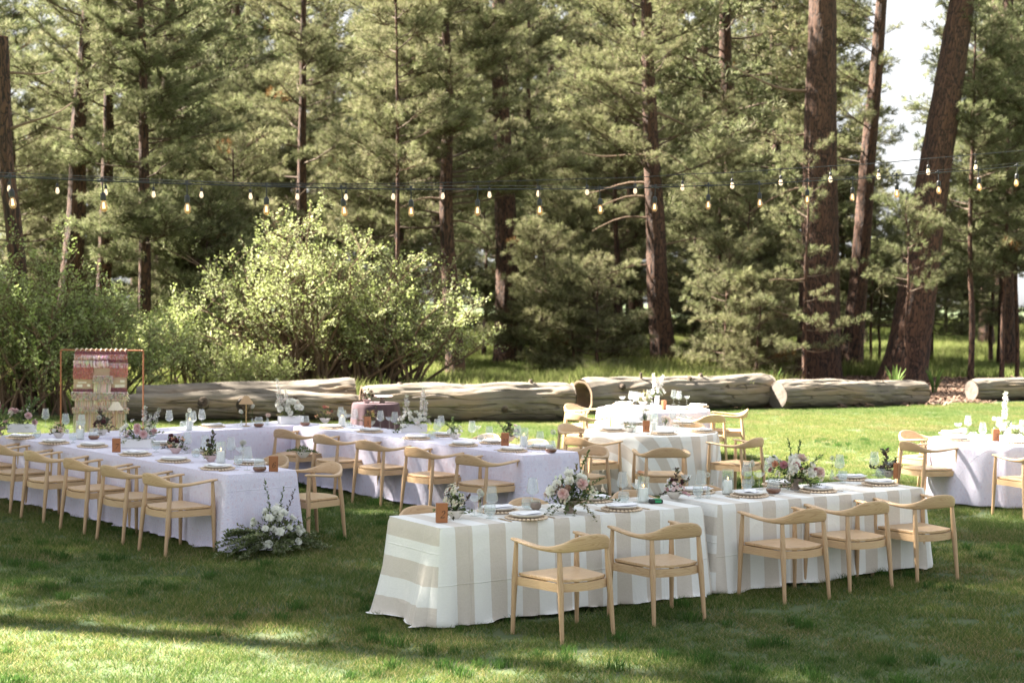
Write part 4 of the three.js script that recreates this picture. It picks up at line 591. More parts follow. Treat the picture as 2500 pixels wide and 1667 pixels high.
define('wine_glass', 'tall tulip wine glass', 'wine glass', (t) => {
  part('foot', lathe([[0, 0.001], [0.036, 0.001], [0.036, 0.003], [0.012, 0.006], [0, 0.008]], 22), M.glass, t);
  part('glass_stem', lathe([[0.004, 0.007], [0.0035, 0.05], [0.0045, 0.092]], 10), M.glass, t);
  part('bowl', lathe([[0, 0.092], [0.018, 0.094], [0.040, 0.108], [0.0505, 0.122], [0.049, 0.140], [0.041, 0.190], [0.034, 0.235], [0.0325, 0.235], [0.0395, 0.19], [0.0475, 0.14], [0.0485, 0.123], [0.038, 0.112], [0, 0.096]], 28), M.glass, t);
});
define('coupe_glass', 'shallow coupe glass', 'coupe', (t) => {
  part('foot', lathe([[0, 0.001], [0.034, 0.001], [0.034, 0.003], [0.01, 0.006], [0, 0.008]], 20), M.glass, t);
  part('glass_stem', lathe([[0.004, 0.007], [0.0035, 0.06], [0.004, 0.112]], 10), M.glass, t);
  part('bowl', lathe([[0, 0.112], [0.02, 0.116], [0.042, 0.134], [0.052, 0.160], [0.0505, 0.160], [0.040, 0.137], [0.018, 0.120], [0, 0.116]], 24), M.glass, t);
});
define('water_tumbler', 'round clear water tumbler', 'tumbler', (t) => {
  part('cup', lathe([[0, 0.002], [0.028, 0.002], [0.042, 0.018], [0.049, 0.042], [0.046, 0.072], [0.040, 0.092], [0.0385, 0.092], [0.0445, 0.072], [0.0475, 0.042], [0.040, 0.021], [0.026, 0.010], [0, 0.010]], 26), M.glass, t);
  part('water', lathe([[0, 0.048], [0.0465, 0.048], [0.0465, 0.040], [0.039, 0.022], [0.025, 0.012], [0, 0.012]], 22), M.glass, t);
});
define('water_goblet', 'short stemmed water goblet', 'goblet', (t) => {
  part('foot', lathe([[0, 0.001], [0.033, 0.001], [0.032, 0.004], [0.01, 0.014], [0.009, 0.024]], 20), M.glass, t);
  part('bowl', lathe([[0, 0.024], [0.03, 0.028], [0.045, 0.048], [0.047, 0.075], [0.041, 0.115], [0.0395, 0.115], [0.0455, 0.075], [0.0435, 0.05], [0.028, 0.032], [0, 0.029]], 24), M.glass, t);
  part('water', lathe([[0, 0.070], [0.0448, 0.070], [0.043, 0.052], [0.027, 0.034], [0, 0.031]], 20), M.glass, t);
});
define('glass_candle', 'fluted white candle in a glass cylinder', 'candle', (t) => {
  part('hurricane_glass', lathe([[0, 0.001], [0.050, 0.001], [0.050, 0.222], [0.0488, 0.222], [0.0488, 0.006], [0, 0.006]], 28), M.glass, t);
  const b = new MB(); b.tube([0, 0.1, 0.5, 0.96, 1].map((s) => new THREE.Vector3(0, 0.007 + s * 0.118, 0)), (s) => (s > 0.97 ? 0.035 : 0.039), 40, [1, 1, 1], { rough: (q) => 1 - 0.07 * Math.pow(Math.abs(Math.sin(q * Math.PI * 10)), 0.5) * 0 - 0.06 * (1 - Math.abs(Math.sin(q * Math.PI * 10))) }); b.build('pillar', M.wax, t);
  const w = new MB(); w.tube([new THREE.Vector3(0, 0.125, 0), new THREE.Vector3(0.001, 0.135, 0)], 0.0012, 5); w.build('wick', M.black, t);
  part('flame', lathe([[0, 0.132], [0.0035, 0.137], [0.0042, 0.143], [0.002, 0.153], [0, 0.160]], 10), M.flame, t);
});
define('votive_holder', 'glass votive on a brown base', 'votive', (t) => {
  part('base', lathe([[0, 0.001], [0.044, 0.001], [0.062, 0.018], [0.068, 0.034], [0.062, 0.048], [0.056, 0.048], [0.058, 0.036], [0.04, 0.012], [0, 0.010]], 28), M.brownglass, t);
  part('chimney', lathe([[0.059, 0.046], [0.058, 0.07], [0.050, 0.11], [0.043, 0.135], [0.0418, 0.135], [0.0488, 0.11], [0.0568, 0.07], [0.0578, 0.046]], 26), M.glass, t);
});
define('small_clay_cup', 'small brown clay cup', 'cup', (t) => { part('cup', lathe([[0, 0.001], [0.026, 0.001], [0.044, 0.022], [0.045, 0.045], [0.038, 0.062], [0.035, 0.061], [0.041, 0.044], [0.039, 0.024], [0.02, 0.008], [0, 0.008]], 24), M.clay, t); part('glass_rim', lathe([[0.038, 0.061], [0.036, 0.085], [0.035, 0.085], [0.0365, 0.061]], 24), M.glass, t); });
define('bronze_knife', 'slim bronze knife', 'knife', (t) => { const b = new MB(); b.box(0.010, 0.004, 0.10, 0, 0.003, 0.055); b.build('handle', M.bronze, t); const c = new MB(); c.box(0.014, 0.0018, 0.115, 0.001, 0.003, -0.052); c.build('blade', M.bronze, t); });
define('bronze_fork', 'slim bronze fork', 'fork', (t) => { const b = new MB(); b.box(0.009, 0.004, 0.12, 0, 0.003, 0.045); b.build('handle', M.bronze, t); const c = new MB(); c.box(0.024, 0.002, 0.028, 0, 0.004, -0.028); for (let k = 0; k < 4; k++) c.box(0.003, 0.002, 0.045, -0.0098 + k * 0.0065, 0.005, -0.0645); c.build('tines', M.bronze, t); });
function setting(tbl, u, v, cut = 0, side = 0) { // side 1: the far side of the table
  const [x, z] = onPlane(u, v, TOP), rd = ROUND[tbl];
  const turn = rd ? Math.atan2(x - rd[0], -(z - rd[1])) : YAW[tbl] + (side ? Math.PI : 0);
  put('woven_charger', tbl, 0, 0, { xz: [x, z] }); put('dinner_plate', tbl, 0, 0, { xz: [x, z], y: 0.010 });
  put('folded_napkin', tbl, 0, 0, { xz: [x, z], y: 0.029, turn: turn + rr(-0.25, 0.25) + (rand() < 0.3 ? 0.5 : 0) });
  if (cut) for (const [kind, s] of [['bronze_knife', 1], ['bronze_fork', -1]]) { const dx = Math.cos(turn) * 0.205 * s, dz = Math.sin(turn) * 0.205 * s; put(kind, tbl, 0, 0, { xz: [x + dx, z + dz], turn: turn + rr(-0.06, 0.06) }); }
}
const many = (kind, tbl, list) => list.forEach(([u, v]) => put(kind, tbl, u, v));
seed(61);
[[1285, 1266], [1518, 1245]].forEach(([u, v]) => setting('T1', u, v, 1)); [[1216, 1249.5], [1448, 1224]].forEach(([u, v]) => setting('T1', u, v, 0, 1));
[[1830, 1211.5], [1998, 1200], [2149, 1184]].forEach(([u, v]) => setting('T2', u, v, 1)); [[1700, 1203], [1905, 1186], [2078, 1171]].forEach(([u, v]) => setting('T2', u, v, 0, 1));
[[48, 1070], [131, 1083], [225, 1091], [330, 1111.5], [424, 1127], [531, 1145.5]].forEach(([u, v]) => setting('L', u, v, 1)); [[611, 1133], [505, 1106], [395, 1087]].forEach(([u, v]) => setting('L', u, v, 0, 1));
[[517, 1043]].forEach(([u, v]) => setting('K', u, v)); [[806, 1046], [903, 1055], [1016, 1072], [1131, 1088.5], [1251, 1102]].forEach(([u, v]) => setting('M', u, v, 1)); [[1083, 1065], [1205, 1083], [1322, 1096]].forEach(([u, v]) => setting('M', u, v, 0, 1));
[[1495, 1052.5], [1621, 1060.5], [1715, 1055]].forEach(([u, v]) => setting('A', u, v, 1)); [[1545, 1037], [1667, 1036]].forEach(([u, v]) => setting('A', u, v));
[[1500, 997], [1561, 1002], [1661, 1001], [1705, 993.5], [1523, 988.5]].forEach(([u, v]) => setting('B', u, v)); [[2337, 1075.5], [2480, 1084], [2326, 1060]].forEach(([u, v]) => setting('R', u, v));
many('wine_glass', 'T1', [[1200, 1259], [1300, 1236], [1520, 1218], [1378, 1236]]); many('wine_glass', 'T2', [[1711, 1214], [1823, 1189], [1877, 1178], [2050, 1168], [2135, 1160]]);
many('wine_glass', 'L', [[110, 1042], [159, 1056], [198, 1058], [456, 1107], [500, 1117], [563, 1122], [603, 1148], [372, 1088]]); many('wine_glass', 'K', [[492, 1043], [412, 1046], [470, 1048]]);
many('wine_glass', 'M', [[831, 1036], [865, 1041], [928, 1046], [963, 1050], [1067, 1070], [1076, 1060], [1152, 1075], [1194, 1090], [1263, 1087], [1318, 1104]]); many('wine_glass', 'A', [[1488, 1042], [1522, 1039], [1552, 1041], [1598, 1044], [1643, 1040], [1667, 1043]]); many('wine_glass', 'B', [[1541, 990], [1553, 992], [1584, 986], [1645, 987], [1658, 990]]); many('wine_glass', 'R', [[2364, 1058], [2400, 1077], [2441, 1062], [2497, 1070]]);
many('coupe_glass', 'T1', [[1158, 1260], [1555, 1226]]); many('coupe_glass', 'T2', [[1676, 1203], [1854, 1196], [2172, 1166]]); many('coupe_glass', 'L', [[585, 1130]]); many('coupe_glass', 'M', [[848, 1040], [1165, 1071], [950, 1048]]); many('coupe_glass', 'A', [[1684, 1045], [1480, 1048]]); many('coupe_glass', 'B', [[1519, 992], [1677, 991]]); many('coupe_glass', 'R', [[2340, 1063]]);
many('water_tumbler', 'T1', [[1287, 1243], [1523, 1226]]); many('water_tumbler', 'T2', [[1824, 1195], [2150, 1167]]); many('water_tumbler', 'L', [[89, 1069], [477, 1117]]); many('water_tumbler', 'K', [[447, 1046]]); many('water_tumbler', 'M', [[850, 1047], [1054, 1071], [1175, 1080], [1294, 1097]]); many('water_tumbler', 'A', [[1514, 1047], [1545, 1056], [1650, 1053]]); many('water_tumbler', 'B', [[1528, 1001], [1595, 998]]); many('water_tumbler', 'R', [[2352, 1061]]);
many('water_goblet', 'T1', [[1196, 1266]]); many('water_goblet', 'T2', [[1704, 1217], [2058, 1179]]); many('water_goblet', 'L', [[177, 1081], [380, 1104], [581, 1140]]); many('water_goblet', 'M', [[1104, 1064]]); many('water_goblet', 'R', [[2377, 1077]]);
many('glass_candle', 'T1', [[1571, 1227]]); many('glass_candle', 'T2', [[1777, 1207]]); many('glass_candle', 'L', [[194, 1073], [538, 1131]]); many('glass_candle', 'K', [[462, 1051]]); many('glass_candle', 'M', [[835, 1042], [1279, 1091]]); many('glass_candle', 'A', [[1597, 1054]]); many('glass_candle', 'R', [[2461, 1071]]);
many('votive_holder', 'T2', [[1889, 1205]]); many('votive_holder', 'L', [[228, 1073], [633, 1152]]); many('votive_holder', 'K', [[631, 1043]]); many('votive_holder', 'M', [[744, 1040], [1345, 1106]]); many('small_clay_cup', 'T1', [[1308, 1245]]);
labelPlaced();
// table number blocks
const cedar = (u, v) => { const s = Math.abs(((v * 11 + fbm(u * 4, v * 3, 8, 3) * 1.2) % 1) - 0.5) * 2; return mixc([0.36, 0.145, 0.055], [0.23, 0.080, 0.030], smoothstep(s, 0.3, 1) * 0.8 + fbm(u * 50, v * 8, 3, 2) * 0.25); };
const cedarMat = mat({ map: colorTex(128, 256, (u, v) => cedar(v, u), 1, 1), roughness: 0.7 });
function numberBlock(text, tbl, u, v, label, o = {}) {
  const c = document.createElement('canvas'); c.width = 160; c.height = 256; const g = c.getContext('2d'), im = g.createImageData(160, 256);
  for (let y = 0; y < 256; y++) for (let x = 0; x < 160; x++) { const q = cedar(y / 256, x / 160), i = (y * 160 + x) * 4; im.data[i] = toS(q[0]); im.data[i + 1] = toS(q[1]); im.data[i + 2] = toS(q[2]); im.data[i + 3] = 255; }
  g.putImageData(im, 0, 0); g.fillStyle = 'rgb(40,14,6)'; g.font = 'italic ' + (text.length > 1 ? 112 : 140) + 'px serif'; g.textAlign = 'center'; g.textBaseline = 'alphabetic'; g.fillText(text, o.tx ?? 84, o.ty ?? 196);
  const tx = new THREE.CanvasTexture(c); tx.colorSpace = THREE.SRGBColorSpace; const face = mat({ map: tx, roughness: 0.7 });
  const [x, z] = onPlane(u, v, TOP), t = thing('table_number', label, 'table number', 'wooden table numbers'); t.position.set(x, TOP + 0.0015, -z); t.rotation.y = o.turn ?? 0.0;
  const w = o.w ?? 0.088, h = 0.15, d = 0.045, b = new RoundedBoxGeometry(w, h, d, 2, 0.003); b.translate(0, h / 2, 0); part('block', b, cedarMat, t);
  const f = new THREE.PlaneGeometry(w - 0.008, h - 0.008); f.translate(0, h / 2, d / 2 + 0.0012); part('numeral_face', f, face, t);
}
numberBlock('2', 'T1', 1078, 1276, 'cedar block with the number 2 at the left end of the striped tables', { turn: 0.22 });
numberBlock('7', 'L', 283, 1104, 'cedar block with the number 7 beside the white flower box', { turn: 0.1 });
numberBlock('6', 'L', 667, 1151, 'cedar block with the number 6 at the end of the left lavender table', { turn: 0.05 });
numberBlock('5', 'M', 897, 1045, 'pale orange cedar block behind the second plate of the middle lavender table', { turn: -0.1 });
numberBlock('10', 'M', 1233, 1088, 'cedar block with the number 10 on the middle lavender table', { turn: -0.15 });
numberBlock('11', 'A', 1578, 1055, 'cedar block with the number 11 on the round table', { turn: 0.0 });
numberBlock('12', 'B', 1621, 1001, 'cedar block turned edgewise on the farthest round table', { turn: 0.9 });
numberBlock('1', 'T2', 2190, 1168, 'cedar block seen almost edge on at the right end of the striped tables', { turn: 1.05, tx: 110 });
numberBlock('3', 'R', 2432, 1077, 'cedar block on the round table at the right edge', { turn: 0.2 });
// pleated lamps
for (const [u, v, tbl, H, label] of [[600, 1041, 'K', 0.40, 'tall table lamp with a pleated straw shade on the lavender head table'], [282, 1050, 'K', 0.36, 'table lamp with a pleated cream shade before the wall hanging']]) {
  const [x, z] = onPlane(u, v, TOP), t = thing('table_lamp', label, 'lamp'); t.position.set(x, TOP + 0.0015, -z);
  const cream = H < 0.38, shade = mat({ color: cream ? rgb(0.62, 0.55, 0.42) : rgb(0.45, 0.30, 0.17), roughness: 0.9 }), b = new MB(), R = [[], []];
  for (let j = 0; j <= 56; j++) { const a = j / 56 * 6.2832, q = j % 2 ? 1 : 0.93; R[0].push(b.v(Math.cos(a) * 0.030 * q, H, Math.sin(a) * 0.030 * q, [1, 1, 1])); R[1].push(b.v(Math.cos(a) * 0.098 * q, H - 0.105, Math.sin(a) * 0.098 * q, [1, 1, 1])); }
  for (let j = 0; j < 56; j++) { const I = [R[0][j], R[0][j + 1], R[1][j + 1], R[1][j]].map((i) => b.v(b.p[i * 3], b.p[i * 3 + 1], b.p[i * 3 + 2], [1, 1, 1])); b.quad(...I); }
  b.build('pleated_shade', shade, t); part('lamp_stem', lathe([[0.007, 0.008], [0.0065, H - 0.02], [0, H - 0.015]], 12), M.bronze, t); part('lamp_base', lathe([[0, 0], [0.055, 0], [0.055, 0.008], [0.012, 0.012], [0, 0.012]], 24), M.bronze, t);
}
{ // hand held gadget left on the striped table
  const [x, z] = onPlane(1601, 1229, TOP), t = thing('pocket_gadget', 'small black gadget with a bright green label on the left striped table', 'gadget'); t.position.set(x, TOP + 0.0015, -z); t.rotation.y = 0.25;
  const b = new RoundedBoxGeometry(0.115, 0.036, 0.07, 3, 0.012); b.translate(0, 0.018, 0); part('case', b, M.black, t);
  const g = mat({ color: rgb(0.01, 0.26, 0.09), roughness: 0.4 }), s = new RoundedBoxGeometry(0.062, 0.005, 0.05, 2, 0.002); s.translate(0.012, 0.0368, 0.006); part('green_label', s, g, t);
  const f = new RoundedBoxGeometry(0.055, 0.022, 0.004, 2, 0.0015); f.translate(0.012, 0.019, 0.0355); part('green_front', f, g, t);
}
// ---------------------------------------------------------------- flowers
function petalRing(b, n, R, h0, tilt, cup, w, cIn, cOut, off) { // petals of one whorl around +y
  for (let k = 0; k < n; k++) {
    const a0 = (k + off) / n * 6.2832 + rr(-0.12, 0.12), L = R * rr(0.92, 1.08), rows = [];
    for (let i = 0; i <= 3; i++) { const s = i / 3, th = tilt * s * 1.15, r = L * Math.sin(Math.min(th, 1.9)) / Math.max(0.5, tilt), y = h0 + L * (1 - Math.cos(th)) * -0.15 + L * s * Math.cos(tilt) * 0.95, row = []; for (let j = 0; j <= 3; j++) { const q = j / 3 * 2 - 1, ww = w * (0.35 + 0.75 * Math.sin(Math.PI * (0.1 + 0.62 * s))), rad = r * (1 - 0.0 * q * q) + (s > 0.6 ? 0.06 * R * Math.sin(q * 5 + k) : 0), ang = a0 + q * ww * 0.5 / Math.max(0.35, r / R + 0.12), cu = cup * R * q * q * s; row.push(b.v(Math.cos(ang) * (rad - cu * 0.3), y + cu * 0.8 + (s === 1 ? -0.05 * R * Math.abs(q) : 0), Math.sin(ang) * (rad - cu * 0.3), mixc(cIn, cOut, s))); } rows.push(row); }
    for (let i = 0; i < 3; i++) for (let j = 0; j < 3; j++) b.quad(rows[i][j], rows[i][j + 1], rows[i + 1][j + 1], rows[i + 1][j]);
  }
}
const bloomCache = new Map();
function bloom(kind, col) {
  const key = kind + col.join(); if (bloomCache.has(key)) return bloomCache.get(key);
  const b = new MB(), dark = col.map((c, i) => c * [0.8, 0.62, 0.62][i]);
  if (kind === 'rose') { petalRing(b, 3, 0.35, 0.28, 0.25, 0.2, 0.9, dark, dark, 0); petalRing(b, 4, 0.5, 0.22, 0.5, 0.25, 0.9, dark, mixc(dark, col, 0.6), 0.4); petalRing(b, 5, 0.68, 0.12, 0.85, 0.3, 0.9, mixc(dark, col, 0.5), col, 0.1); petalRing(b, 6, 0.88, 0.05, 1.15, 0.28, 0.9, col, col, 0.6); petalRing(b, 6, 1.0, 0, 1.45, 0.2, 0.95, col, col, 0.2); }
  else if (kind === 'ruffle') { petalRing(b, 4, 0.45, 0.25, 0.35, 0.3, 1, mixc(col, [0.5, 0.55, 0.3], 0.3), col, 0); petalRing(b, 5, 0.7, 0.15, 0.75, 0.4, 1, col, col, 0.4); petalRing(b, 6, 0.95, 0.03, 1.2, 0.35, 1, col, col, 0.1); }
  else if (kind === 'ball') { for (let k = 0; k < 70; k++) { const y = 1 - 2 * (k + 0.5) / 70, r = Math.sqrt(1 - y * y), a = k * 2.39996, d = new THREE.Vector3(Math.cos(a) * r, y, Math.sin(a) * r), s = new THREE.Vector3(-d.z, 0.2, d.x).normalize().multiplyScalar(0.13), u = new THREE.Vector3().crossVectors(s, d).normalize().multiplyScalar(0.13), p = d.clone().multiplyScalar(0.92), c = col.map((q) => q * rr(0.85, 1.08)); const q0 = b.v(d.x * 0.62, d.y * 0.62, d.z * 0.62, c), A = [s, u, s.clone().negate(), u.clone().negate()].map((e) => b.v(p.x + e.x, p.y + e.y, p.z + e.z, c)); for (let j = 0; j < 4; j++) b.tri(q0, A[j], A[(j + 1) % 4]); } }
  else if (kind === 'daisy') { petalRing(b, 8, 1, 0.05, 1.35, 0.1, 0.72, col, col, 0); for (let k = 0; k < 14; k++) { const a = k * 2.4, r = 0.16 * Math.sqrt(k / 14), i = [0, 2.1, 4.2].map((q) => b.v(Math.cos(a) * r + 0.05 * Math.cos(q), 0.16 - r * 0.3, Math.sin(a) * r + 0.05 * Math.sin(q), [0.5, 0.5, 0.12])); b.tri(...i); } }
  else if (kind === 'floret') { for (let k = 0; k < 9; k++) { const p = new THREE.Vector3(rr(-0.8, 0.8), rr(0, 0.9), rr(-0.8, 0.8)), c = col.map((q) => q * rr(0.85, 1.05)); for (let j = 0; j < 4; j++) { const a = j * 1.57 + k, d = new THREE.Vector3(Math.cos(a), rr(0.1, 0.5), Math.sin(a)).multiplyScalar(0.36), s = new THREE.Vector3(-Math.sin(a), 0, Math.cos(a)).multiplyScalar(0.17), i0 = b.v(p.x, p.y, p.z, c), i1 = b.v(p.x + d.x * 0.7 + s.x, p.y + d.y, p.z + d.z * 0.7 + s.z, c), i2 = b.v(p.x + d.x, p.y + d.y * 0.8, p.z + d.z, c), i3 = b.v(p.x + d.x * 0.7 - s.x, p.y + d.y, p.z + d.z * 0.7 - s.z, c); b.quad(i0, i1, i2, i3); } } }
  const g = b.geo(); bloomCache.set(key, g); return g;
}
const WHITE = [0.78, 0.77, 0.71], CREAM = [0.74, 0.66, 0.50], BLUSH = [0.72, 0.555, 0.52], MAUVEPINK = [0.50, 0.25, 0.27], DARK = [0.10, 0.03, 0.04], PEACH = [0.66, 0.36, 0.22], PALE = [0.70, 0.72, 0.58], ROSY = [0.62, 0.36, 0.40];
const GREEN = [[0.12, 0.17, 0.06], [0.17, 0.21, 0.085], [0.09, 0.135, 0.05]], OLIVE = [[0.20, 0.19, 0.08], [0.14, 0.16, 0.06], [0.26, 0.20, 0.10]], PLUM = [[0.085, 0.05, 0.05], [0.12, 0.085, 0.065], [0.10, 0.115, 0.07]];
function leafAt(b, p, d, L, w, c) { const s = new THREE.Vector3().crossVectors(d, new THREE.Vector3(rr(-0.7, 0.7), 1, rr(-0.7, 0.7))).normalize().multiplyScalar(w / 2), m = p.clone().addScaledVector(d, L * 0.5); m.y += L * 0.06; const e = p.clone().addScaledVector(d, L), i0 = b.v(p.x, p.y, p.z, c), i1 = b.v(m.x + s.x, m.y + s.y, m.z + s.z, c), i2 = b.v(e.x, e.y, e.z, c), i3 = b.v(m.x - s.x, m.y - s.y, m.z - s.z, c); b.tri(i0, i1, i2); b.tri(i0, i2, i3); }
function trail(b, p, d, L, n, size, cols, sag) { // a leafy sprig
  const P = (s) => p.clone().addScaledVector(d, L * s).add(new THREE.Vector3(0, -sag * L * s * s, 0)), pts = [0, 0.33, 0.66, 1].map(P); b.tube(pts, (s) => 0.0022 * (1 - 0.6 * s), 4, [0.09, 0.10, 0.05], { cap: false });
  n = Math.round(n * 2.2); size *= 1.25; for (let k = 0; k < n; k++) { const s = 0.15 + 0.85 * k / n, q = P(s), e = new THREE.Vector3(rr(-1, 1), rr(-0.3, 0.8), rr(-1, 1)).normalize().addScaledVector(d, 0.6).normalize(); leafAt(b, q, e, size * rr(0.7, 1.15), size * 0.55, pick(cols)); }
}
function vessel(kind, t) {
  if (kind === 'compote') { part('pedestal_bowl', lathe([[0, 0], [0.05, 0], [0.052, 0.006], [0.028, 0.028], [0.02, 0.045], [0.03, 0.055], [0.075, 0.075], [0.095, 0.105], [0.09, 0.106], [0.07, 0.082], [0, 0.066]], 32), M.clay, t); return 0.105; }
  if (kind === 'bowl' || kind === 'pinkbowl') { part('bowl', lathe([[0, 0], [0.028, 0], [0.034, 0.006], [0.062, 0.04], [0.074, 0.066], [0.070, 0.067], [0.056, 0.042], [0, 0.012]], 28), kind === 'bowl' ? M.offwhite : M.pink, t); return 0.066; }
  if (kind === 'box') { const b = new RoundedBoxGeometry(0.33, 0.105, 0.12, 2, 0.004); b.translate(0, 0.0525, 0); part('planter_box', b, M.whitebox, t); return 0.105; }
  if (kind === 'bud') { part('bud_vase', lathe([[0, 0.001], [0.02, 0.001], [0.026, 0.02], [0.022, 0.05], [0.010, 0.075], [0.012, 0.10], [0.011, 0.10], [0.009, 0.076], [0.02, 0.05], [0, 0.006]], 18), M.glass, t); return 0.09; }
  if (kind === 'vase') { part('vase', lathe([[0, 0], [0.03, 0], [0.04, 0.05], [0.035, 0.12], [0.04, 0.15], [0.038, 0.15], [0.032, 0.12], [0, 0.02]], 22), M.whitebox, t); return 0.15; }
  return 0;
}
function flowers(label, category, x, y, z, o) {
  const t = thing(o.name ?? 'flower_arrangement', label, category); t.position.set(x, y, -z); t.rotation.y = o.turn ?? 0;
  const h = o.vessel === 'none' ? 0.1 : vessel(o.vessel, t), f = new MB(), C = new THREE.Vector3(0, h, 0), rx = o.rx, rz = o.rz ?? o.rx, ry = o.ry;
  const dome = (lo = 0.0, k = 1) => { const a = rr(0, 6.283), e = Math.asin(rr(lo, 1)); return new THREE.Vector3(Math.cos(a) * Math.cos(e) * rx * k, Math.sin(e) * ry * k, Math.sin(a) * Math.cos(e) * rz * k); };
  for (const [kind, n, size, col, lo] of o.blooms ?? []) for (let k = 0; k < n; k++) {
    const q = dome(lo ?? 0.05, rr(0.75, 1.05)); if (o.front && q.z < 0 && rand() < 0.6) q.z = -q.z; const p = C.clone().add(q), d = new THREE.Vector3(q.x / rx, q.y / ry + 0.25, q.z / rz + 0.35).normalize(); d.x += rr(-0.3, 0.3); d.z += rr(-0.2, 0.3); d.normalize();
    const m = part({ rose: 'rose', ruffle: 'ruffled_bloom', ball: 'round_bloom', daisy: 'daisy', floret: 'floret_cluster' }[kind], bloom(kind, col), M.petal, t), s = size * rr(0.8, 1.15); m.position.copy(p); m.scale.setScalar(s); m.quaternion.setFromUnitVectors(new THREE.Vector3(0, 1, 0), d);
    f.tube([C.clone().add(new THREE.Vector3(q.x * 0.1, -0.02, q.z * 0.1)), C.clone().addScaledVector(q, 0.5).add(new THREE.Vector3(0, 0.02, 0)), p], 0.0022, 4, [0.08, 0.11, 0.045], { cap: false });
  }
  for (const [bx, bz, L, lx, lz, col, size] of o.spikes ?? []) { // delphinium and stock spikes
    const p0 = C.clone().add(new THREE.Vector3(bx, 0, bz)), e = p0.clone().add(new THREE.Vector3(lx, L, lz)); f.tube([p0, p0.clone().lerp(e, 0.5).add(new THREE.Vector3(0.01, 0, 0)), e], 0.003, 4, [0.10, 0.14, 0.05], { cap: false });
    const n = Math.round(L / 0.02); for (let k = 0; k < n; k++) { const s = 0.35 + 0.65 * k / n, p = p0.clone().lerp(e, s), m = part('floret_cluster', bloom('floret', s > 0.9 ? PALE : col), M.petal, t); m.position.copy(p).add(new THREE.Vector3(rr(-0.012, 0.012), 0, rr(-0.012, 0.012))); m.scale.setScalar((size ?? 0.026) * (1.15 - 0.75 * (s - 0.35))); m.rotation.set(rr(-0.5, 0.5), rr(0, 6), rr(-0.5, 0.5)); }
  }
  for (let k = 0; k < (o.leaves ?? 60); k++) { const q = dome(-0.25, rr(0.35, 0.95)), p = C.clone().add(q), d = q.clone().add(new THREE.Vector3(rr(-1, 1) * rx, rr(-0.3, 0.6) * ry, rr(-1, 1) * rz)).normalize(); leafAt(f, p, d, (o.leaf ?? 0.035) * rr(0.9, 1.6), (o.leaf ?? 0.035) * 0.7, pick(o.cols ?? GREEN)); }
  for (const [ax, ay, az, L, sag, n, cols, size] of o.trails ?? []) trail(f, C.clone(), new THREE.Vector3(ax, ay, az).normalize(), L, n ?? 22, size ?? 0.026, cols ?? GREEN, sag ?? 0.2);
  const m = f.build('foliage', M.leaf, t); m.userData.kind = 'stuff'; return t;
}
const flowersOn = (u, v, label, o, category = 'flowers') => { const [x, z] = onPlane(u, v, TOP); return flowers(label, category, x, TOP + 0.0015, z, o); };
seed(71);
flowersOn(1391, 1252, 'rose and white flower centrepiece in a clay pedestal bowl on the left striped table', { vessel: 'compote', rx: 0.22, ry: 0.21, rz: 0.16, front: 1, blooms: [['rose', 4, 0.062, BLUSH, 0.1], ['ruffle', 8, 0.055, WHITE, 0.3], ['floret', 14, 0.030, CREAM, 0], ['floret', 8, 0.03, PALE, 0], ['daisy', 2, 0.04, WHITE, 0.6], ['ruffle', 3, 0.035, [0.35, 0.22, 0.17], 0]], leaves: 460, leaf: 0.028, trails: [[0.9, 0.7, 0.0, 0.34, 0.1], [1, 0.25, 0.2, 0.42, 0.25], [0.55, 1.5, 0, 0.42, 0], [-0.8, 0.1, 0.5, 0.3, 0.7], [-0.6, -0.1, 0.6, 0.26, 0.5], [0.7, 0, 0.7, 0.3, 0.5, 24, OLIVE], [0.25, 1.3, 0, 0.3, 0, 18, OLIVE], [0.2, -0.2, 1, 0.2, 0.4, 20, OLIVE], [-0.2, 0, 1, 0.2, 0.5]], spikes: [[-0.01, 0, 0.27, -0.01, 0.02, ROSY, 0.018], [0.07, -0.02, 0.3, 0.05, 0, PALE, 0.02]] });
flowersOn(1943, 1195, 'full rose centrepiece in a clay pedestal bowl on the right striped table', { vessel: 'compote', rx: 0.26, ry: 0.20, rz: 0.17, front: 1, blooms: [['ruffle', 7, 0.07, WHITE, 0.25], ['rose', 2, 0.062, [0.74, 0.62, 0.55], 0.2], ['rose', 5, 0.05, MAUVEPINK, 0.0], ['rose', 1, 0.045, PEACH, 0], ['floret', 14, 0.03, CREAM, 0], ['daisy', 5, 0.04, WHITE, 0.5], ['ball', 3, 0.022, WHITE, 0.3]], leaves: 460, leaf: 0.028, trails: [[-0.8, 1.0, 0, 0.36, 0.25], [0.1, 1, 0, 0.34, 0], [-0.2, 1, 0, 0.38, 0.05], [0.8, 0.8, 0, 0.34, 0.1], [0.9, -0.1, 0.4, 0.38, 0.35, 30], [0.9, -0.1, 0.7, 0.33, 0.4, 26], [-0.4, 0, 0.8, 0.22, 0.4], [0.5, 0.1, 0.8, 0.24, 0.5, 22, OLIVE]] });
flowersOn(1111, 1266, 'cream stock flowers in a small white bowl beside the number 2 block', { vessel: 'bowl', rx: 0.09, ry: 0.18, blooms: [['floret', 20, 0.028, CREAM, 0.3], ['floret', 6, 0.026, WHITE, 0.2], ['ruffle', 2, 0.028, [0.30, 0.16, 0.13], 0.2]], leaves: 80, leaf: 0.035, cols: [...GREEN, [0.05, 0.05, 0.03]], trails: [[-1, 0.1, 0.1, 0.17, 0.1, 14], [1, 0.1, 0.3, 0.15, 0.2, 12], [0.8, 0.8, 0, 0.16, 0.1, 10, PLUM, 0.035]] });
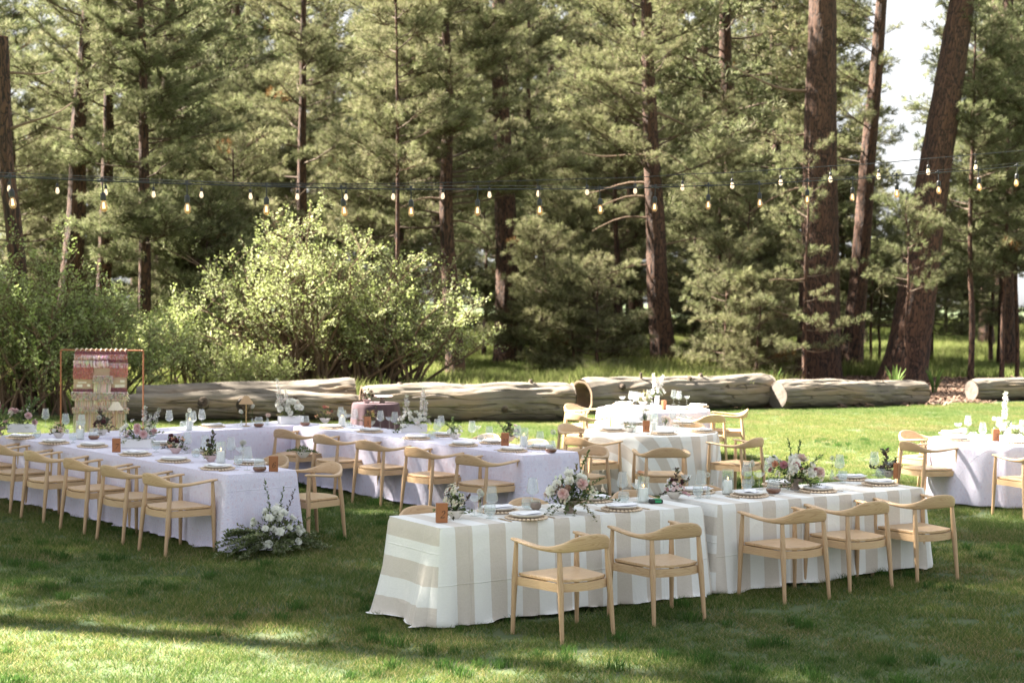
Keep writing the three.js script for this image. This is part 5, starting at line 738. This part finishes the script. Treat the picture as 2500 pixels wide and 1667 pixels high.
flowersOn(1646, 1218, 'small pink and dark flowers in a pale bowl between the two striped tables', { vessel: 'bowl', rx: 0.09, ry: 0.12, blooms: [['daisy', 6, 0.025, [0.72, 0.55, 0.55], 0.1], ['floret', 5, 0.022, WHITE, 0], ['ruffle', 3, 0.028, DARK, 0.6], ['daisy', 3, 0.024, MAUVEPINK, 0]], leaves: 60, leaf: 0.03, cols: [...GREEN, ...PLUM], trails: [[0.1, 1, 0, 0.2, 0, 10, PLUM, 0.04], [0.7, 0.6, 0, 0.16, 0, 10, PLUM, 0.035], [-1, 0, 0.3, 0.13, 0.3, 10, PLUM, 0.03], [0.9, 0, 0.3, 0.13, 0.3, 10, [ROSY], 0.024]] });
flowersOn(2170, 1165, 'dusky dark leaves in a grey bowl beside the edge-on number block', { vessel: 'bowl', rx: 0.09, ry: 0.10, blooms: [['ruffle', 4, 0.04, [0.16, 0.12, 0.13], 0.2], ['daisy', 1, 0.025, BLUSH, 0.3]], leaves: 50, leaf: 0.045, cols: PLUM, trails: [[-0.2, 1, 0, 0.2, 0, 12, PLUM, 0.05], [-1, 0.3, 0.2, 0.2, 0.2, 10, PLUM, 0.045], [0.6, 1, 0, 0.17, 0, 12] ] });
flowersOn(334, 1094, 'white flower box with big blush roses and white stock spikes beside the number 7', { vessel: 'box', rx: 0.2, ry: 0.2, rz: 0.09, front: 1, blooms: [['rose', 6, 0.062, [0.72, 0.53, 0.53], 0.15], ['ruffle', 4, 0.05, WHITE, 0.1], ['floret', 8, 0.03, WHITE, 0.05]], leaves: 120, leaf: 0.034, spikes: [[0.06, -0.03, 0.36, 0.02, 0, WHITE, 0.030], [0.13, -0.03, 0.34, 0.11, 0, WHITE, 0.030], [0.1, -0.02, 0.28, 0.05, 0, WHITE, 0.028]], trails: [[1, 0.5, 0.1, 0.36, 0.25, 26, [[0.34, 0.36, 0.18], ...GREEN]], [-1, 0.5, 0.2, 0.28, 0, 16], [-0.7, 0.9, 0.1, 0.26, 0, 10], [0.8, 0.9, 0, 0.3, 0.1, 20], [-0.9, 0, 0.4, 0.22, 0.3, 20, [[0.34, 0.36, 0.18], ...GREEN]]] });
flowersOn(52, 1056, 'white flower box with pink roses and green grasses near the left edge', { vessel: 'box', rx: 0.2, ry: 0.2, rz: 0.09, front: 1, blooms: [['rose', 5, 0.06, [0.72, 0.54, 0.53], 0], ['ruffle', 3, 0.05, [0.74, 0.68, 0.60], 0.5]], leaves: 130, leaf: 0.04, trails: [[0.3, 1, 0, 0.33, 0, 20, GREEN, 0.05], [0.6, 1, 0, 0.36, 0, 20, GREEN, 0.05], [0.9, 0.9, 0, 0.42, 0, 22, [[0.3, 0.34, 0.16], ...GREEN]], [0.45, 1, 0.1, 0.3, 0, 20, [WHITE, ...GREEN], 0.03]] });
{ const [x, z] = onPlane(-4, 1062, TOP); flowers('tall clay vase of pink roses and a cream peony at the left edge', 'flowers', x, TOP + 0.0015, z, { vessel: 'compote', rx: 0.13, ry: 0.26, blooms: [['rose', 3, 0.06, MAUVEPINK, 0.4], ['ruffle', 2, 0.06, CREAM, 0.85], ['rose', 2, 0.055, BLUSH, 0.3]], leaves: 110, leaf: 0.05 }); }
flowersOn(142, 1069, 'tan and white flowers in a white bowl with dark petals beside it', { vessel: 'bowl', rx: 0.11, ry: 0.11, blooms: [['floret', 8, 0.03, [0.60, 0.44, 0.26], 0.3], ['ruffle', 4, 0.032, WHITE, 0.1], ['floret', 4, 0.028, [0.66, 0.48, 0.42], 0]], leaves: 110, leaf: 0.028, trails: [[-0.6, 0.1, 0.7, 0.12, 0.3, 12, PLUM, 0.03]] });
flowersOn(248, 1062, 'dark plum leaves with one white round bloom in a low bowl', { vessel: 'bowl', rx: 0.11, ry: 0.17, blooms: [['ball', 1, 0.034, WHITE, 0.6], ['ruffle', 4, 0.034, DARK, 0.3]], leaves: 70, leaf: 0.045, cols: PLUM, trails: [[-0.1, 1, 0, 0.24, 0, 12, PLUM, 0.05], [0.5, 0.7, 0.2, 0.2, 0.1, 10, PLUM, 0.05]] });
flowersOn(428, 1107, 'dark red flowers and salmon spikes in a pale pink bowl', { vessel: 'pinkbowl', rx: 0.12, ry: 0.13, blooms: [['ruffle', 5, 0.038, DARK, 0.35], ['floret', 6, 0.024, PEACH, 0.2], ['floret', 4, 0.026, CREAM, 0]], leaves: 80, leaf: 0.032, cols: [...GREEN, ...PLUM], trails: [[-0.9, 0.1, 0.4, 0.16, 0.2, 14, PLUM], [0.8, 0.2, 0.4, 0.18, 0.3, 16, [WHITE, ...GREEN]]] });
flowersOn(514, 1127, 'dark green leafy stems and yellow blossom in a pale pink bowl beside the candle', { vessel: 'pinkbowl', rx: 0.08, ry: 0.15, blooms: [['floret', 8, 0.022, [0.62, 0.52, 0.26], 0], ['floret', 4, 0.022, [0.66, 0.48, 0.46], 0], ['ruffle', 3, 0.03, [0.08, 0.06, 0.04], 0.7]], leaves: 80, leaf: 0.034, trails: [[0.1, 1, 0, 0.24, 0, 12, PLUM, 0.045], [-0.5, 0.5, 0.3, 0.16, 0.2, 14, OLIVE]] });
flowersOn(740, 1118, 'loose greenery spilling over the back of the left lavender table', { vessel: 'bowl', rx: 0.11, ry: 0.06, leaves: 110, leaf: 0.03, cols: [...GREEN], trails: [[-1, 0.2, 0, 0.18, 0.2], [1, 0.2, 0, 0.16, 0.3]] });
flowersOn(709, 1035, 'white box of tall white delphinium and big white blooms at the table corner', { vessel: 'box', rx: 0.21, ry: 0.22, rz: 0.1, front: 1, turn: 0.5, blooms: [['ruffle', 13, 0.058, WHITE, 0.1], ['ball', 3, 0.034, WHITE, 0.5], ['ruffle', 2, 0.055, [0.74, 0.66, 0.60], 0.3]], leaves: 130, leaf: 0.03, cols: [...GREEN, [0.2, 0.22, 0.10]], spikes: [[-0.12, 0, 0.5, -0.08, 0, WHITE, 0.032], [-0.06, 0, 0.36, -0.02, 0, WHITE, 0.032], [-0.15, 0, 0.3, -0.04, 0, WHITE, 0.03]], trails: [[-1, 0.3, 0.3, 0.24, 0.2, 24, OLIVE]] });
flowersOn(793, 1033, 'loose rust and green foliage in a low bowl behind the first plate', { vessel: 'bowl', rx: 0.13, ry: 0.18, blooms: [['ruffle', 3, 0.03, [0.38, 0.14, 0.11], 0.5], ['floret', 6, 0.025, PEACH, 0.2]], leaves: 100, leaf: 0.03, cols: OLIVE });
flowersOn(903, 1040, 'yellow green blossom with a peach poppy behind the pale orange block', { vessel: 'bowl', rx: 0.10, ry: 0.13, blooms: [['floret', 8, 0.026, [0.52, 0.42, 0.14], 0.3], ['ruffle', 1, 0.045, PEACH, 0.85], ['floret', 4, 0.025, BLUSH, 0.1]], leaves: 80, leaf: 0.028, cols: OLIVE, trails: [[0.45, 1, 0, 0.24, 0, 4, OLIVE], [-1, 0.1, 0, 0.16, 0.1, 12, OLIVE]] });
flowersOn(1010, 1055, 'white box of white delphinium and phlox on the middle lavender table', { vessel: 'box', rx: 0.2, ry: 0.18, rz: 0.1, front: 1, turn: 0.2, blooms: [['ruffle', 14, 0.045, WHITE, 0], ['floret', 14, 0.032, WHITE, 0]], leaves: 170, leaf: 0.026, spikes: [[0.09, 0, 0.46, 0.04, 0, WHITE, 0.034], [-0.1, 0, 0.36, 0, 0, WHITE, 0.034], [0.13, 0, 0.3, 0.02, 0, WHITE, 0.03]], trails: [[-1, -0.1, 0.5, 0.34, 0.3, 30, [WHITE, WHITE, ...GREEN], 0.035], [-1, 0.2, 0.2, 0.28, 0.2, 26, [WHITE, ...GREEN], 0.03], [1, 0.5, 0, 0.24, 0.1, 18, [[0.34, 0.36, 0.18]]], [-0.6, 1.2, 0, 0.34, 0.1, 16, [[0.34, 0.36, 0.18]]]] });
flowersOn(1111, 1072, 'small white cosmos and ferny leaves in an off white bowl', { vessel: 'bowl', rx: 0.11, ry: 0.12, blooms: [['daisy', 8, 0.030, WHITE, 0.15]], leaves: 120, leaf: 0.024, trails: [[-0.7, 0.8, 0, 0.2, 0.1], [-0.2, 1, 0, 0.2, 0]] });
flowersOn(1244, 1077, 'dark green hellebore leaves with one pale bloom behind the number 10 block', { vessel: 'bowl', rx: 0.12, ry: 0.14, blooms: [['ruffle', 2, 0.034, BLUSH, 0.3], ['ruffle', 5, 0.04, [0.07, 0.075, 0.04], 0.3]], leaves: 80, leaf: 0.045, cols: [...PLUM, ...GREEN], trails: [[-0.8, 1, 0, 0.24, 0.1, 12, PLUM], [0.8, -0.1, 0.3, 0.16, 0.3, 10, PLUM]] });
flowersOn(1605, 988, 'white vase of tall white delphinium on the farthest round table', { vessel: 'vase', rx: 0.1, ry: 0.14, blooms: [['ruffle', 5, 0.04, WHITE, 0.2], ['floret', 8, 0.03, WHITE, 0]], leaves: 50, leaf: 0.03, spikes: [[-0.03, 0, 0.36, -0.04, 0, WHITE, 0.032], [0.02, 0, 0.34, 0.07, 0, WHITE, 0.032], [0, 0.01, 0.28, 0.01, 0, WHITE, 0.03]] });
flowersOn(1570, 990, 'loose blush and green blossom left of the white vase on the farthest round table', { vessel: 'bowl', rx: 0.14, ry: 0.17, blooms: [['rose', 2, 0.04, [0.72, 0.62, 0.54], 0.2], ['floret', 6, 0.026, PEACH, 0.5], ['floret', 10, 0.026, WHITE, 0]], leaves: 120, leaf: 0.026, cols: [...OLIVE, [0.28, 0.32, 0.16]] });
flowersOn(1575, 1046, 'tall airy white umbels behind the number 11 block', { vessel: 'bud', rx: 0.09, ry: 0.24, blooms: [['floret', 14, 0.026, PALE, 0.3], ['floret', 6, 0.024, WHITE, 0.2]], leaves: 40, leaf: 0.022 });
flowersOn(1624, 1051, 'small blush blossom on one stem right of the number 11 block', { vessel: 'bud', rx: 0.07, ry: 0.10, blooms: [['floret', 14, 0.024, [0.70, 0.56, 0.48], 0.2]], leaves: 30, leaf: 0.022 });
flowersOn(1537, 1056, 'airy greenery in a low bowl left of the number 11 block', { vessel: 'bowl', rx: 0.10, ry: 0.07, blooms: [['floret', 5, 0.02, WHITE, 0.2]], leaves: 90, leaf: 0.024 });
flowersOn(2451, 1077, 'single tall white delphinium on the round table at the right edge', { vessel: 'bud', rx: 0.05, ry: 0.12, blooms: [['floret', 8, 0.028, WHITE, 0]], leaves: 14, leaf: 0.03, spikes: [[0, 0, 0.52, 0.02, 0, WHITE, 0.036]], trails: [[0.5, 0.8, 0, 0.18, 0, 8]] });
flowersOn(2482, 1073, 'white round blooms and small phlox at the right edge of the picture', { vessel: 'bowl', rx: 0.11, ry: 0.12, blooms: [['floret', 16, 0.024, [0.72, 0.66, 0.62], 0.1], ['ball', 2, 0.032, WHITE, 0.9]], leaves: 50, leaf: 0.024 });
// single round blooms in bud vases
for (const [u, v, H, n, label] of [[1172, 1258, 0.1, 2, 'two white blooms in a bud vase behind the coupe on the left striped table'], [1729, 1216, 0.12, 1, 'one pale round bloom in a bud vase left of the right table candle'], [1837, 1186, 0.15, 3, 'three white blooms beside the first goblet of the right striped table'], [2032, 1172, 0.16, 1, 'one white round bloom right of the full rose centrepiece'], [588, 1046, 0.16, 3, 'white round blooms left of the tall pleated lamp'], [615, 1040, 0.18, 2, 'white round blooms right of the tall pleated lamp'], [458, 1042, 0.18, 1, 'one white round bloom behind the head table candle'], [1350, 1096, 0.15, 1, 'one small pale bloom behind the last votive of the middle table'], [1563, 1215, 0.16, 3, 'three small peach flowers behind the left table candle'], [590, 1112, 0.06, 3, 'small cream buds low behind the left table glasses'], [2428, 1062, 0.16, 1, 'one pale round bloom behind the rightmost table number'], [652, 1038, 0.05, 2, 'low blush flowers in a small vase right of the lamp']]) {
  const peach = label.includes('peach'); flowersOn(u, v, label, { name: 'bud_vase_flower', vessel: 'bud', rx: 0.05, ry: H, rz: 0.03, blooms: [[peach ? 'daisy' : 'ball', n, peach ? 0.024 : 0.027, peach ? PEACH : label.includes('blush') ? BLUSH : WHITE, 0.85]], leaves: 3, leaf: 0.02 });
}
{ // flowers on the grass at the end of the left lavender table
  const [x, z] = onPlane(672, 1352, 0);
  flowers('white lisianthus and trailing greenery on the grass at the end of the lavender table', 'ground flowers', x, 0, z, { name: 'ground_flowers', vessel: 'none', turn: 0.66, rx: 0.30, ry: 0.36, rz: 0.16, front: 1, blooms: [['ruffle', 26, 0.056, [0.80, 0.80, 0.74], 0.02], ['ruffle', 8, 0.03, PALE, 0.3]], leaves: 520, leaf: 0.038, cols: [[0.10, 0.135, 0.05], [0.14, 0.17, 0.07], [0.27, 0.29, 0.16]], trails: [
    ...Array.from({ length: 26 }, () => [-1, rr(0.12, 0.7), rr(-0.2, 0.6), rr(0.35, 0.78), 0.32, 46, [[0.10, 0.135, 0.05], [0.15, 0.19, 0.075], [0.30, 0.32, 0.19]], 0.034]), ...Array.from({ length: 18 }, () => [1, rr(0.12, 0.6), rr(-0.2, 0.6), rr(0.3, 0.62), 0.32, 40, [[0.10, 0.135, 0.05], [0.15, 0.19, 0.075], [0.32, 0.34, 0.2]], 0.03]), ...Array.from({ length: 10 }, () => [rr(-0.9, 0.7), rr(0.1, 0.6), 1, rr(0.2, 0.4), 0.3, 34, [[0.10, 0.135, 0.05], [0.16, 0.20, 0.08], [0.30, 0.32, 0.19]], 0.03]),
    [-0.2, 1, 0, 0.64, 0, 26], [0.15, 1, 0, 0.55, 0, 26], [0.4, 1, 0, 0.58, 0.05, 18, PLUM], [-1, 0.62, 0, 0.5, 0.1, 26, OLIVE], [1, 0.8, 0, 0.5, 0.2, 24, OLIVE]] });
}
// ---------------------------------------------------------------- wall hanging, copper stand, cocktail table ware
{
  seed(81);
  const z = 25.2, [xl] = atDepth(147, 950, z), [xr, yt] = atDepth(349, 856, z), w = xr - xl;
  const st = thing('copper_stand', 'copper pipe frame that carries the woven wall hanging, behind the head table', 'stand'); st.position.set((xl + xr) / 2, 0, -z);
  const pipe = (a, b, n) => { const m = new MB(); m.tube([new THREE.Vector3(...a), new THREE.Vector3(...b)], 0.0115, 12); m.build(n, M.copper, st); };
  pipe([-w / 2, 0, 0], [-w / 2, yt - 0.02, 0], 'post'); pipe([w / 2, 0, 0], [w / 2, yt - 0.02, 0], 'post'); pipe([-w / 2 + 0.02, yt, 0], [w / 2 - 0.02, yt, 0], 'crossbar');
  for (const s of [-1, 1]) { const m = new MB(); m.tube([0, 0.25, 0.5, 0.75, 1].map((q) => new THREE.Vector3(s * (w / 2 - 0.022 + 0.022 * Math.sin(q * 1.5708)), yt - 0.022 + 0.022 * Math.cos(q * 1.5708), 0)), 0.0135, 12); m.build('elbow', M.copper, st); pipe([s * w / 2, 0.014, -0.28], [s * w / 2, 0.014, 0.28], 'foot_bar'); }
  const h = thing('wall_hanging', 'woven wall hanging of pink, rust and cream yarn on the copper frame', 'wall hanging'); h.position.set((xl + xr) / 2, 0, -z);
  const k = 25.2 / 3973.2 / 7.84, X = (px) => (px - 845) * k, Y = (py) => yt - (py - 130) * k;
  const band = (name, x0, x1, y0, y1, cols, o = {}) => { // rows of hanging yarn ends
    const b = new MB(), rows = o.rows ?? 2, sw = o.sw ?? 0.012, H = Y(y0) - Y(y1), W = X(x1) - X(x0), n = Math.round(W / (sw * (o.gap ?? 0.85)));
    for (let r = 0; r < rows; r++) for (let i = 0; i < n; i++) { const x = X(x0) + (i + rr(0.2, 0.8)) / n * W, yb = Y(y0) - H * (r / rows) * (o.over ?? 1), L = H / rows * rr(0.95, 1.35) * (o.len ?? 1), zz = 0.012 + (o.z ?? 0) + rr(0, 0.012) + (o.puff ?? 0) * rr(0, 1), c = pick(cols).map((q) => q * rr(0.8, 1.15)), bend = rr(-1, 1) * (o.loose ?? 0.15) * L;
      b.tube([new THREE.Vector3(x, yb, zz * 0.5), new THREE.Vector3(x + bend * 0.3, yb - L * 0.35, zz + (o.puff ?? 0.004)), new THREE.Vector3(x + bend, yb - L, zz * 0.8)], (s) => sw * 0.5 * (0.75 + 0.4 * Math.sin(s * 2.6)), 5, c); }
    const m = b.build(name, M.soft, h); m.userData.kind = 'stuff'; return m;
  };
  const flat = (x0, x1, y0, y1, c) => { const b = new MB(); const n = Math.round((Y(y0) - Y(y1)) / 0.009); for (let i = 0; i < n; i++) { const f = (i + 0.5) / n; b.box(X(x1) - X(x0), 0.0078, 0.010, (X(x0) + X(x1)) / 2, lerp(Y(y0), Y(y1), f), 0.008, c.map((q) => q * rr(0.9, 1.08))); } b.build('woven_panel', M.soft, h); };
  const WINE = [[0.20, 0.07, 0.085], [0.26, 0.10, 0.11]], PINKS = [[0.63, 0.40, 0.42], [0.70, 0.51, 0.52], [0.58, 0.31, 0.30]], CORAL = [[0.55, 0.23, 0.19], [0.60, 0.28, 0.23], [0.50, 0.19, 0.16]], CRM = [[0.68, 0.56, 0.47], [0.62, 0.49, 0.40], [0.74, 0.63, 0.54]], TAN = [0.50, 0.36, 0.25];
  { const b = new MB(); for (let i = 0; i < 11; i++) { const x = X(360 + i * 95), p = []; for (let j = 0; j <= 8; j++) { const a = -0.6 + j / 8 * 4.4; p.push(new THREE.Vector3(x + (j - 4) * 0.004, yt + Math.sin(a) * 0.021, Math.cos(a) * 0.021)); } b.tube(p, 0.009, 6, CRM[i % 3]); } b.build('hanging_loop', M.soft, h).userData.kind = 'stuff'; }
  { const b = new MB(); b.box(X(1320) - X(320), Y(150) - Y(1320), 0.006, (X(320) + X(1320)) / 2, (Y(150) + Y(1320)) / 2, -0.001, [0.42, 0.31, 0.22]); b.build('backing_weave', M.soft, h); }
  band('wine_yarn', 335, 1325, 150, 220, WINE, { rows: 2 }); band('coral_yarn', 320, 1335, 205, 300, [...PINKS, ...CORAL], { rows: 3, puff: 0.01 }); band('pink_yarn', 440, 960, 230, 290, [[0.70, 0.50, 0.53]], { rows: 1, sw: 0.022, puff: 0.02, z: 0.01 });
  band('wine_yarn', 700, 1335, 300, 350, WINE, { rows: 1 }); band('cream_yarn', 300, 640, 330, 400, [[0.66, 0.56, 0.46], [0.66, 0.48, 0.46]], { rows: 1, sw: 0.018, puff: 0.015 }); band('pink_yarn', 310, 1345, 380, 460, [...PINKS, [0.44, 0.18, 0.22]], { rows: 2, sw: 0.015, puff: 0.012 }); band('pink_puff', 640, 970, 335, 430, [[0.72, 0.52, 0.55]], { rows: 1, sw: 0.030, puff: 0.025, z: 0.012 });
  band('coral_yarn', 300, 690, 455, 680, CORAL, { rows: 7, puff: 0.014 }); band('coral_yarn', 1005, 1345, 465, 635, CORAL, { rows: 5, puff: 0.014 });
  flat(690, 1010, 460, 640, TAN); flat(302, 655, 670, 885, TAN); flat(1050, 1312, 640, 850, TAN);
  { const b = new MB(); for (const [x0, x1, y0, y1] of [[385, 550, 738, 760], [365, 475, 785, 838], [565, 625, 780, 825], [1200, 1285, 695, 745], [1098, 1188, 785, 838], [1193, 1285, 780, 832]]) b.box(X(x1) - X(x0), Y(y0) - Y(y1), 0.006, (X(x0) + X(x1)) / 2, (Y(y0) + Y(y1)) / 2, 0.017, [0.70, 0.64, 0.54]); b.build('cream_stitch', M.soft, h).userData.kind = 'stuff'; }
  band('wine_yarn', 288, 705, 870, 950, WINE, { rows: 2 }); band('wine_yarn', 1015, 1330, 845, 920, WINE, { rows: 2 });
  band('cream_fluff', 680, 1070, 615, 760, CRM, { rows: 4, sw: 0.014, puff: 0.035, loose: 0.7 }); band('cream_fringe', 700, 1030, 740, 1080, CRM, { rows: 1, sw: 0.011, loose: 0.08, puff: 0.02 });
  band('cream_fluff', 275, 1350, 930, 1090, CRM, { rows: 4, sw: 0.016, puff: 0.04, loose: 0.8 }); band('warp_strand', 330, 1305, 1080, 1215, CRM, { rows: 1, sw: 0.008, gap: 1.5, loose: 0.02 });
  band('rust_yarn', 765, 940, 1050, 1180, [[0.48, 0.24, 0.17], [0.55, 0.30, 0.22]], { rows: 2 }); flat(330, 1305, 1205, 1240, TAN);
  band('tan_fluff', 290, 1360, 1230, 1330, [[0.56, 0.43, 0.33], [0.52, 0.38, 0.29], ...CRM], { rows: 3, sw: 0.014, puff: 0.03, loose: 0.6 }); band('long_fringe', 310, 1310, 1310, 1900, [[0.58, 0.44, 0.35], [0.53, 0.39, 0.30], [0.48, 0.34, 0.26]], { rows: 1, sw: 0.012, loose: 0.03, puff: 0.012 });
}
{
  const z = 26.3, x = at(918, z), y = TOP + 0.002;
  const cs = thing('cake_stand', 'flat round cake stand on the small mauve table', 'cake stand'); cs.position.set(x + 0.10, y, -(z + 0.05)); part('stand_top', lathe([[0, 0.10], [0.17, 0.10], [0.172, 0.105], [0.17, 0.112], [0, 0.112]], 36), M.pink, cs); part('stand_foot', lathe([[0, 0], [0.045, 0], [0.035, 0.05], [0.04, 0.10], [0, 0.10]], 24), M.clay, cs);
  flowers('pale pink bowl of dark leaves and one small flower on the mauve table', 'flowers', x - 0.14, y, z - 0.05, { vessel: 'pinkbowl', rx: 0.10, ry: 0.15, blooms: [['ruffle', 2, 0.024, WHITE, 0.4], ['ruffle', 4, 0.035, [0.10, 0.06, 0.05], 0.2]], leaves: 90, leaf: 0.045, cols: [...PLUM, [0.04, 0.06, 0.025]] });
}
// ---------------------------------------------------------------- string lights
{
  seed(83);
  const F = [[23, 432], [248, 441.6], [455, 449], [650, 454.4], [833, 459.7], [1003, 462], [1166, 462], [1317, 461.4], [1464, 461], [1600, 457], [1730, 453], [1854, 449], [1972, 442], [2083, 436.5], [2190, 428.5], [2292, 421], [2390, 414], [2485, 404.6]];
  const lean = [0.012, 0.008, 0.003, 0.003, 0.022, 0.002, 0, 0.008, 0.006, -0.003, 0.004, 0.004, 0.004, 0.003, 0.003, 0.002, 0.006, 0.001];
  const fz = (u) => { let lo = 0, hi = 17; const X0 = (23 - 1250) / FPX * 10.2, X1 = (2485 - 1250) / FPX * 15.7; for (let i = 0; i < 40; i++) { const k = (lo + hi) / 2, x = lerp(X0, X1, k / 17), zz = lerp(10.2, 15.7, k / 17); if (x / zz < (u - 1250) / FPX) lo = k; else hi = k; } return lerp(10.2, 15.7, lo / 17); };
  const pts = F.map(([u, v]) => { const zz = fz(u), [x, y] = atDepth(u, v, zz); return P3(x, y, zz); }), ext = (a, b) => a.clone().add(a.clone().sub(b));
  const curve = [ext(ext(pts[0], pts[1]), pts[0]), ext(pts[0], pts[1]), ...pts, ext(pts[17], pts[16]), ext(ext(pts[17], pts[16]), pts[17])];
  const wire = new MB(); wire.tube(new THREE.CatmullRomCurve3(curve).getPoints(160), 0.0045, 6, [1, 1, 1], { cap: false }); top('light_cable', wire.geo(), M.black, 'thick black cable of the near string of bulbs across the picture', 'cable');
  const steel = new MB(); steel.tube(new THREE.CatmullRomCurve3(curve.map((p, i) => p.clone().add(new THREE.Vector3(0, 0.012 + 0.016 * Math.abs(Math.sin(i * 0.6)), -0.02)))).getPoints(160), 0.0015, 5, [1, 1, 1], { cap: false }); top('support_wire', steel.geo(), mat({ color: rgb(0.12, 0.12, 0.12), roughness: 0.4, metalness: 0.6 }), 'thin steel wire running just above the near string of bulbs', 'wire');
  let proto = null;
  pts.forEach((p, i) => {
    let t; const lab = 'lit bulb of the near string, ' + nice(i) + ' from the left';
    if (!proto) {
      t = proto = thing('string_bulb', lab, 'light bulb', 'bulbs of the near string');
      const c = new RoundedBoxGeometry(0.072, 0.016, 0.016, 2, 0.005); part('cable_clip', c, M.black, t); const n = new THREE.CylinderGeometry(0.009, 0.012, 0.03, 10); n.translate(0, 0.008, 0); part('clip_knob', n, M.black, t);
      const d = new MB(); d.tube([new THREE.Vector3(0, 0, 0), new THREE.Vector3(0.001, -0.04, 0), new THREE.Vector3(0, -0.075, 0)], 0.004, 7); d.build('cord', M.black, t);
      part('socket', lathe([[0, -0.072], [0.008, -0.073], [0.017, -0.083], [0.0185, -0.092], [0.0185, -0.122], [0.016, -0.126], [0, -0.126]], 18), M.black, t);
      part('glass_bulb', lathe([[0.012, -0.124], [0.014, -0.134], [0.0215, -0.155], [0.0235, -0.170], [0.020, -0.187], [0.011, -0.197], [0, -0.199]], 22), M.bulb, t);
      const f = new MB(); for (let k = 0; k < 7; k++) { const a = k / 7 * 6.2832; f.tube([new THREE.Vector3(Math.cos(a) * 0.004, -0.137, Math.sin(a) * 0.004), new THREE.Vector3(Math.cos(a) * 0.008, -0.178, Math.sin(a) * 0.008)], 0.0022, 5); } f.build('filament', M.filament, t);
    } else t = copyOf(proto, lab);
    t.position.copy(p); t.rotation.set(0, 0.57, 0); t.children.forEach((c) => { });
    t.rotation.z = lean[i] * 8 + rr(-0.04, 0.04); t.rotation.x = rr(-0.06, 0.06);
  });
  const B = [[20, 458], [138, 463], [257, 467], [373, 472], [491, 473], [610, 477], [726, 478], [845, 479], [961, 478], [1082, 476], [1194, 473], [1313, 470], [1432.6, 466], [1551, 463], [1668, 455.5], [1788, 451], [1906.7, 443], [2028.7, 435.5], [2146.7, 428], [2266.8, 417], [2384, 407]];
  const ZB = 19.2, bp = B.map(([u, v]) => { const [x, y] = atDepth(u, v - 30, ZB); return P3(x, y, ZB); });
  const bc = [ext(ext(bp[0], bp[1]), bp[0]), ext(bp[0], bp[1]), ...bp, ext(bp[20], bp[19]), ext(ext(bp[20], bp[19]), bp[20])];
  const w2 = new MB(); w2.tube(new THREE.CatmullRomCurve3(bc).getPoints(160), 0.0045, 6, [1, 1, 1], { cap: false }); top('light_cable', w2.geo(), M.black, 'thin looking black cable of the far string of bulbs', 'cable');
  let far = null;
  bp.forEach((p, i) => {
    const lab = 'small lit bulb of the far string, ' + (i < 18 ? nice(i) + ' from the left' : ['third', 'second', 'first'][i - 18] + ' from the right'); let t;
    if (!far) { t = far = thing('string_bulb', lab, 'light bulb', 'bulbs of the far string'); const c = new RoundedBoxGeometry(0.05, 0.014, 0.014, 2, 0.004); part('cable_clip', c, M.black, t); const d = new MB(); d.tube([new THREE.Vector3(0, 0, 0), new THREE.Vector3(0, -0.075, 0)], 0.0035, 6); d.build('cord', M.black, t); part('socket', lathe([[0, -0.068], [0.016, -0.078], [0.018, -0.116], [0, -0.12]], 14), M.black, t); part('glass_bulb', lathe([[0.012, -0.118], [0.020, -0.145], [0.0235, -0.165], [0.018, -0.186], [0, -0.195]], 16), M.farbulb, t); } else t = copyOf(far, lab);
    t.position.copy(p); t.rotation.set(rr(-0.06, 0.06), rr(-0.2, 0.2), rr(-0.05, 0.05));
  });
}
renderer.render(scene, camera);
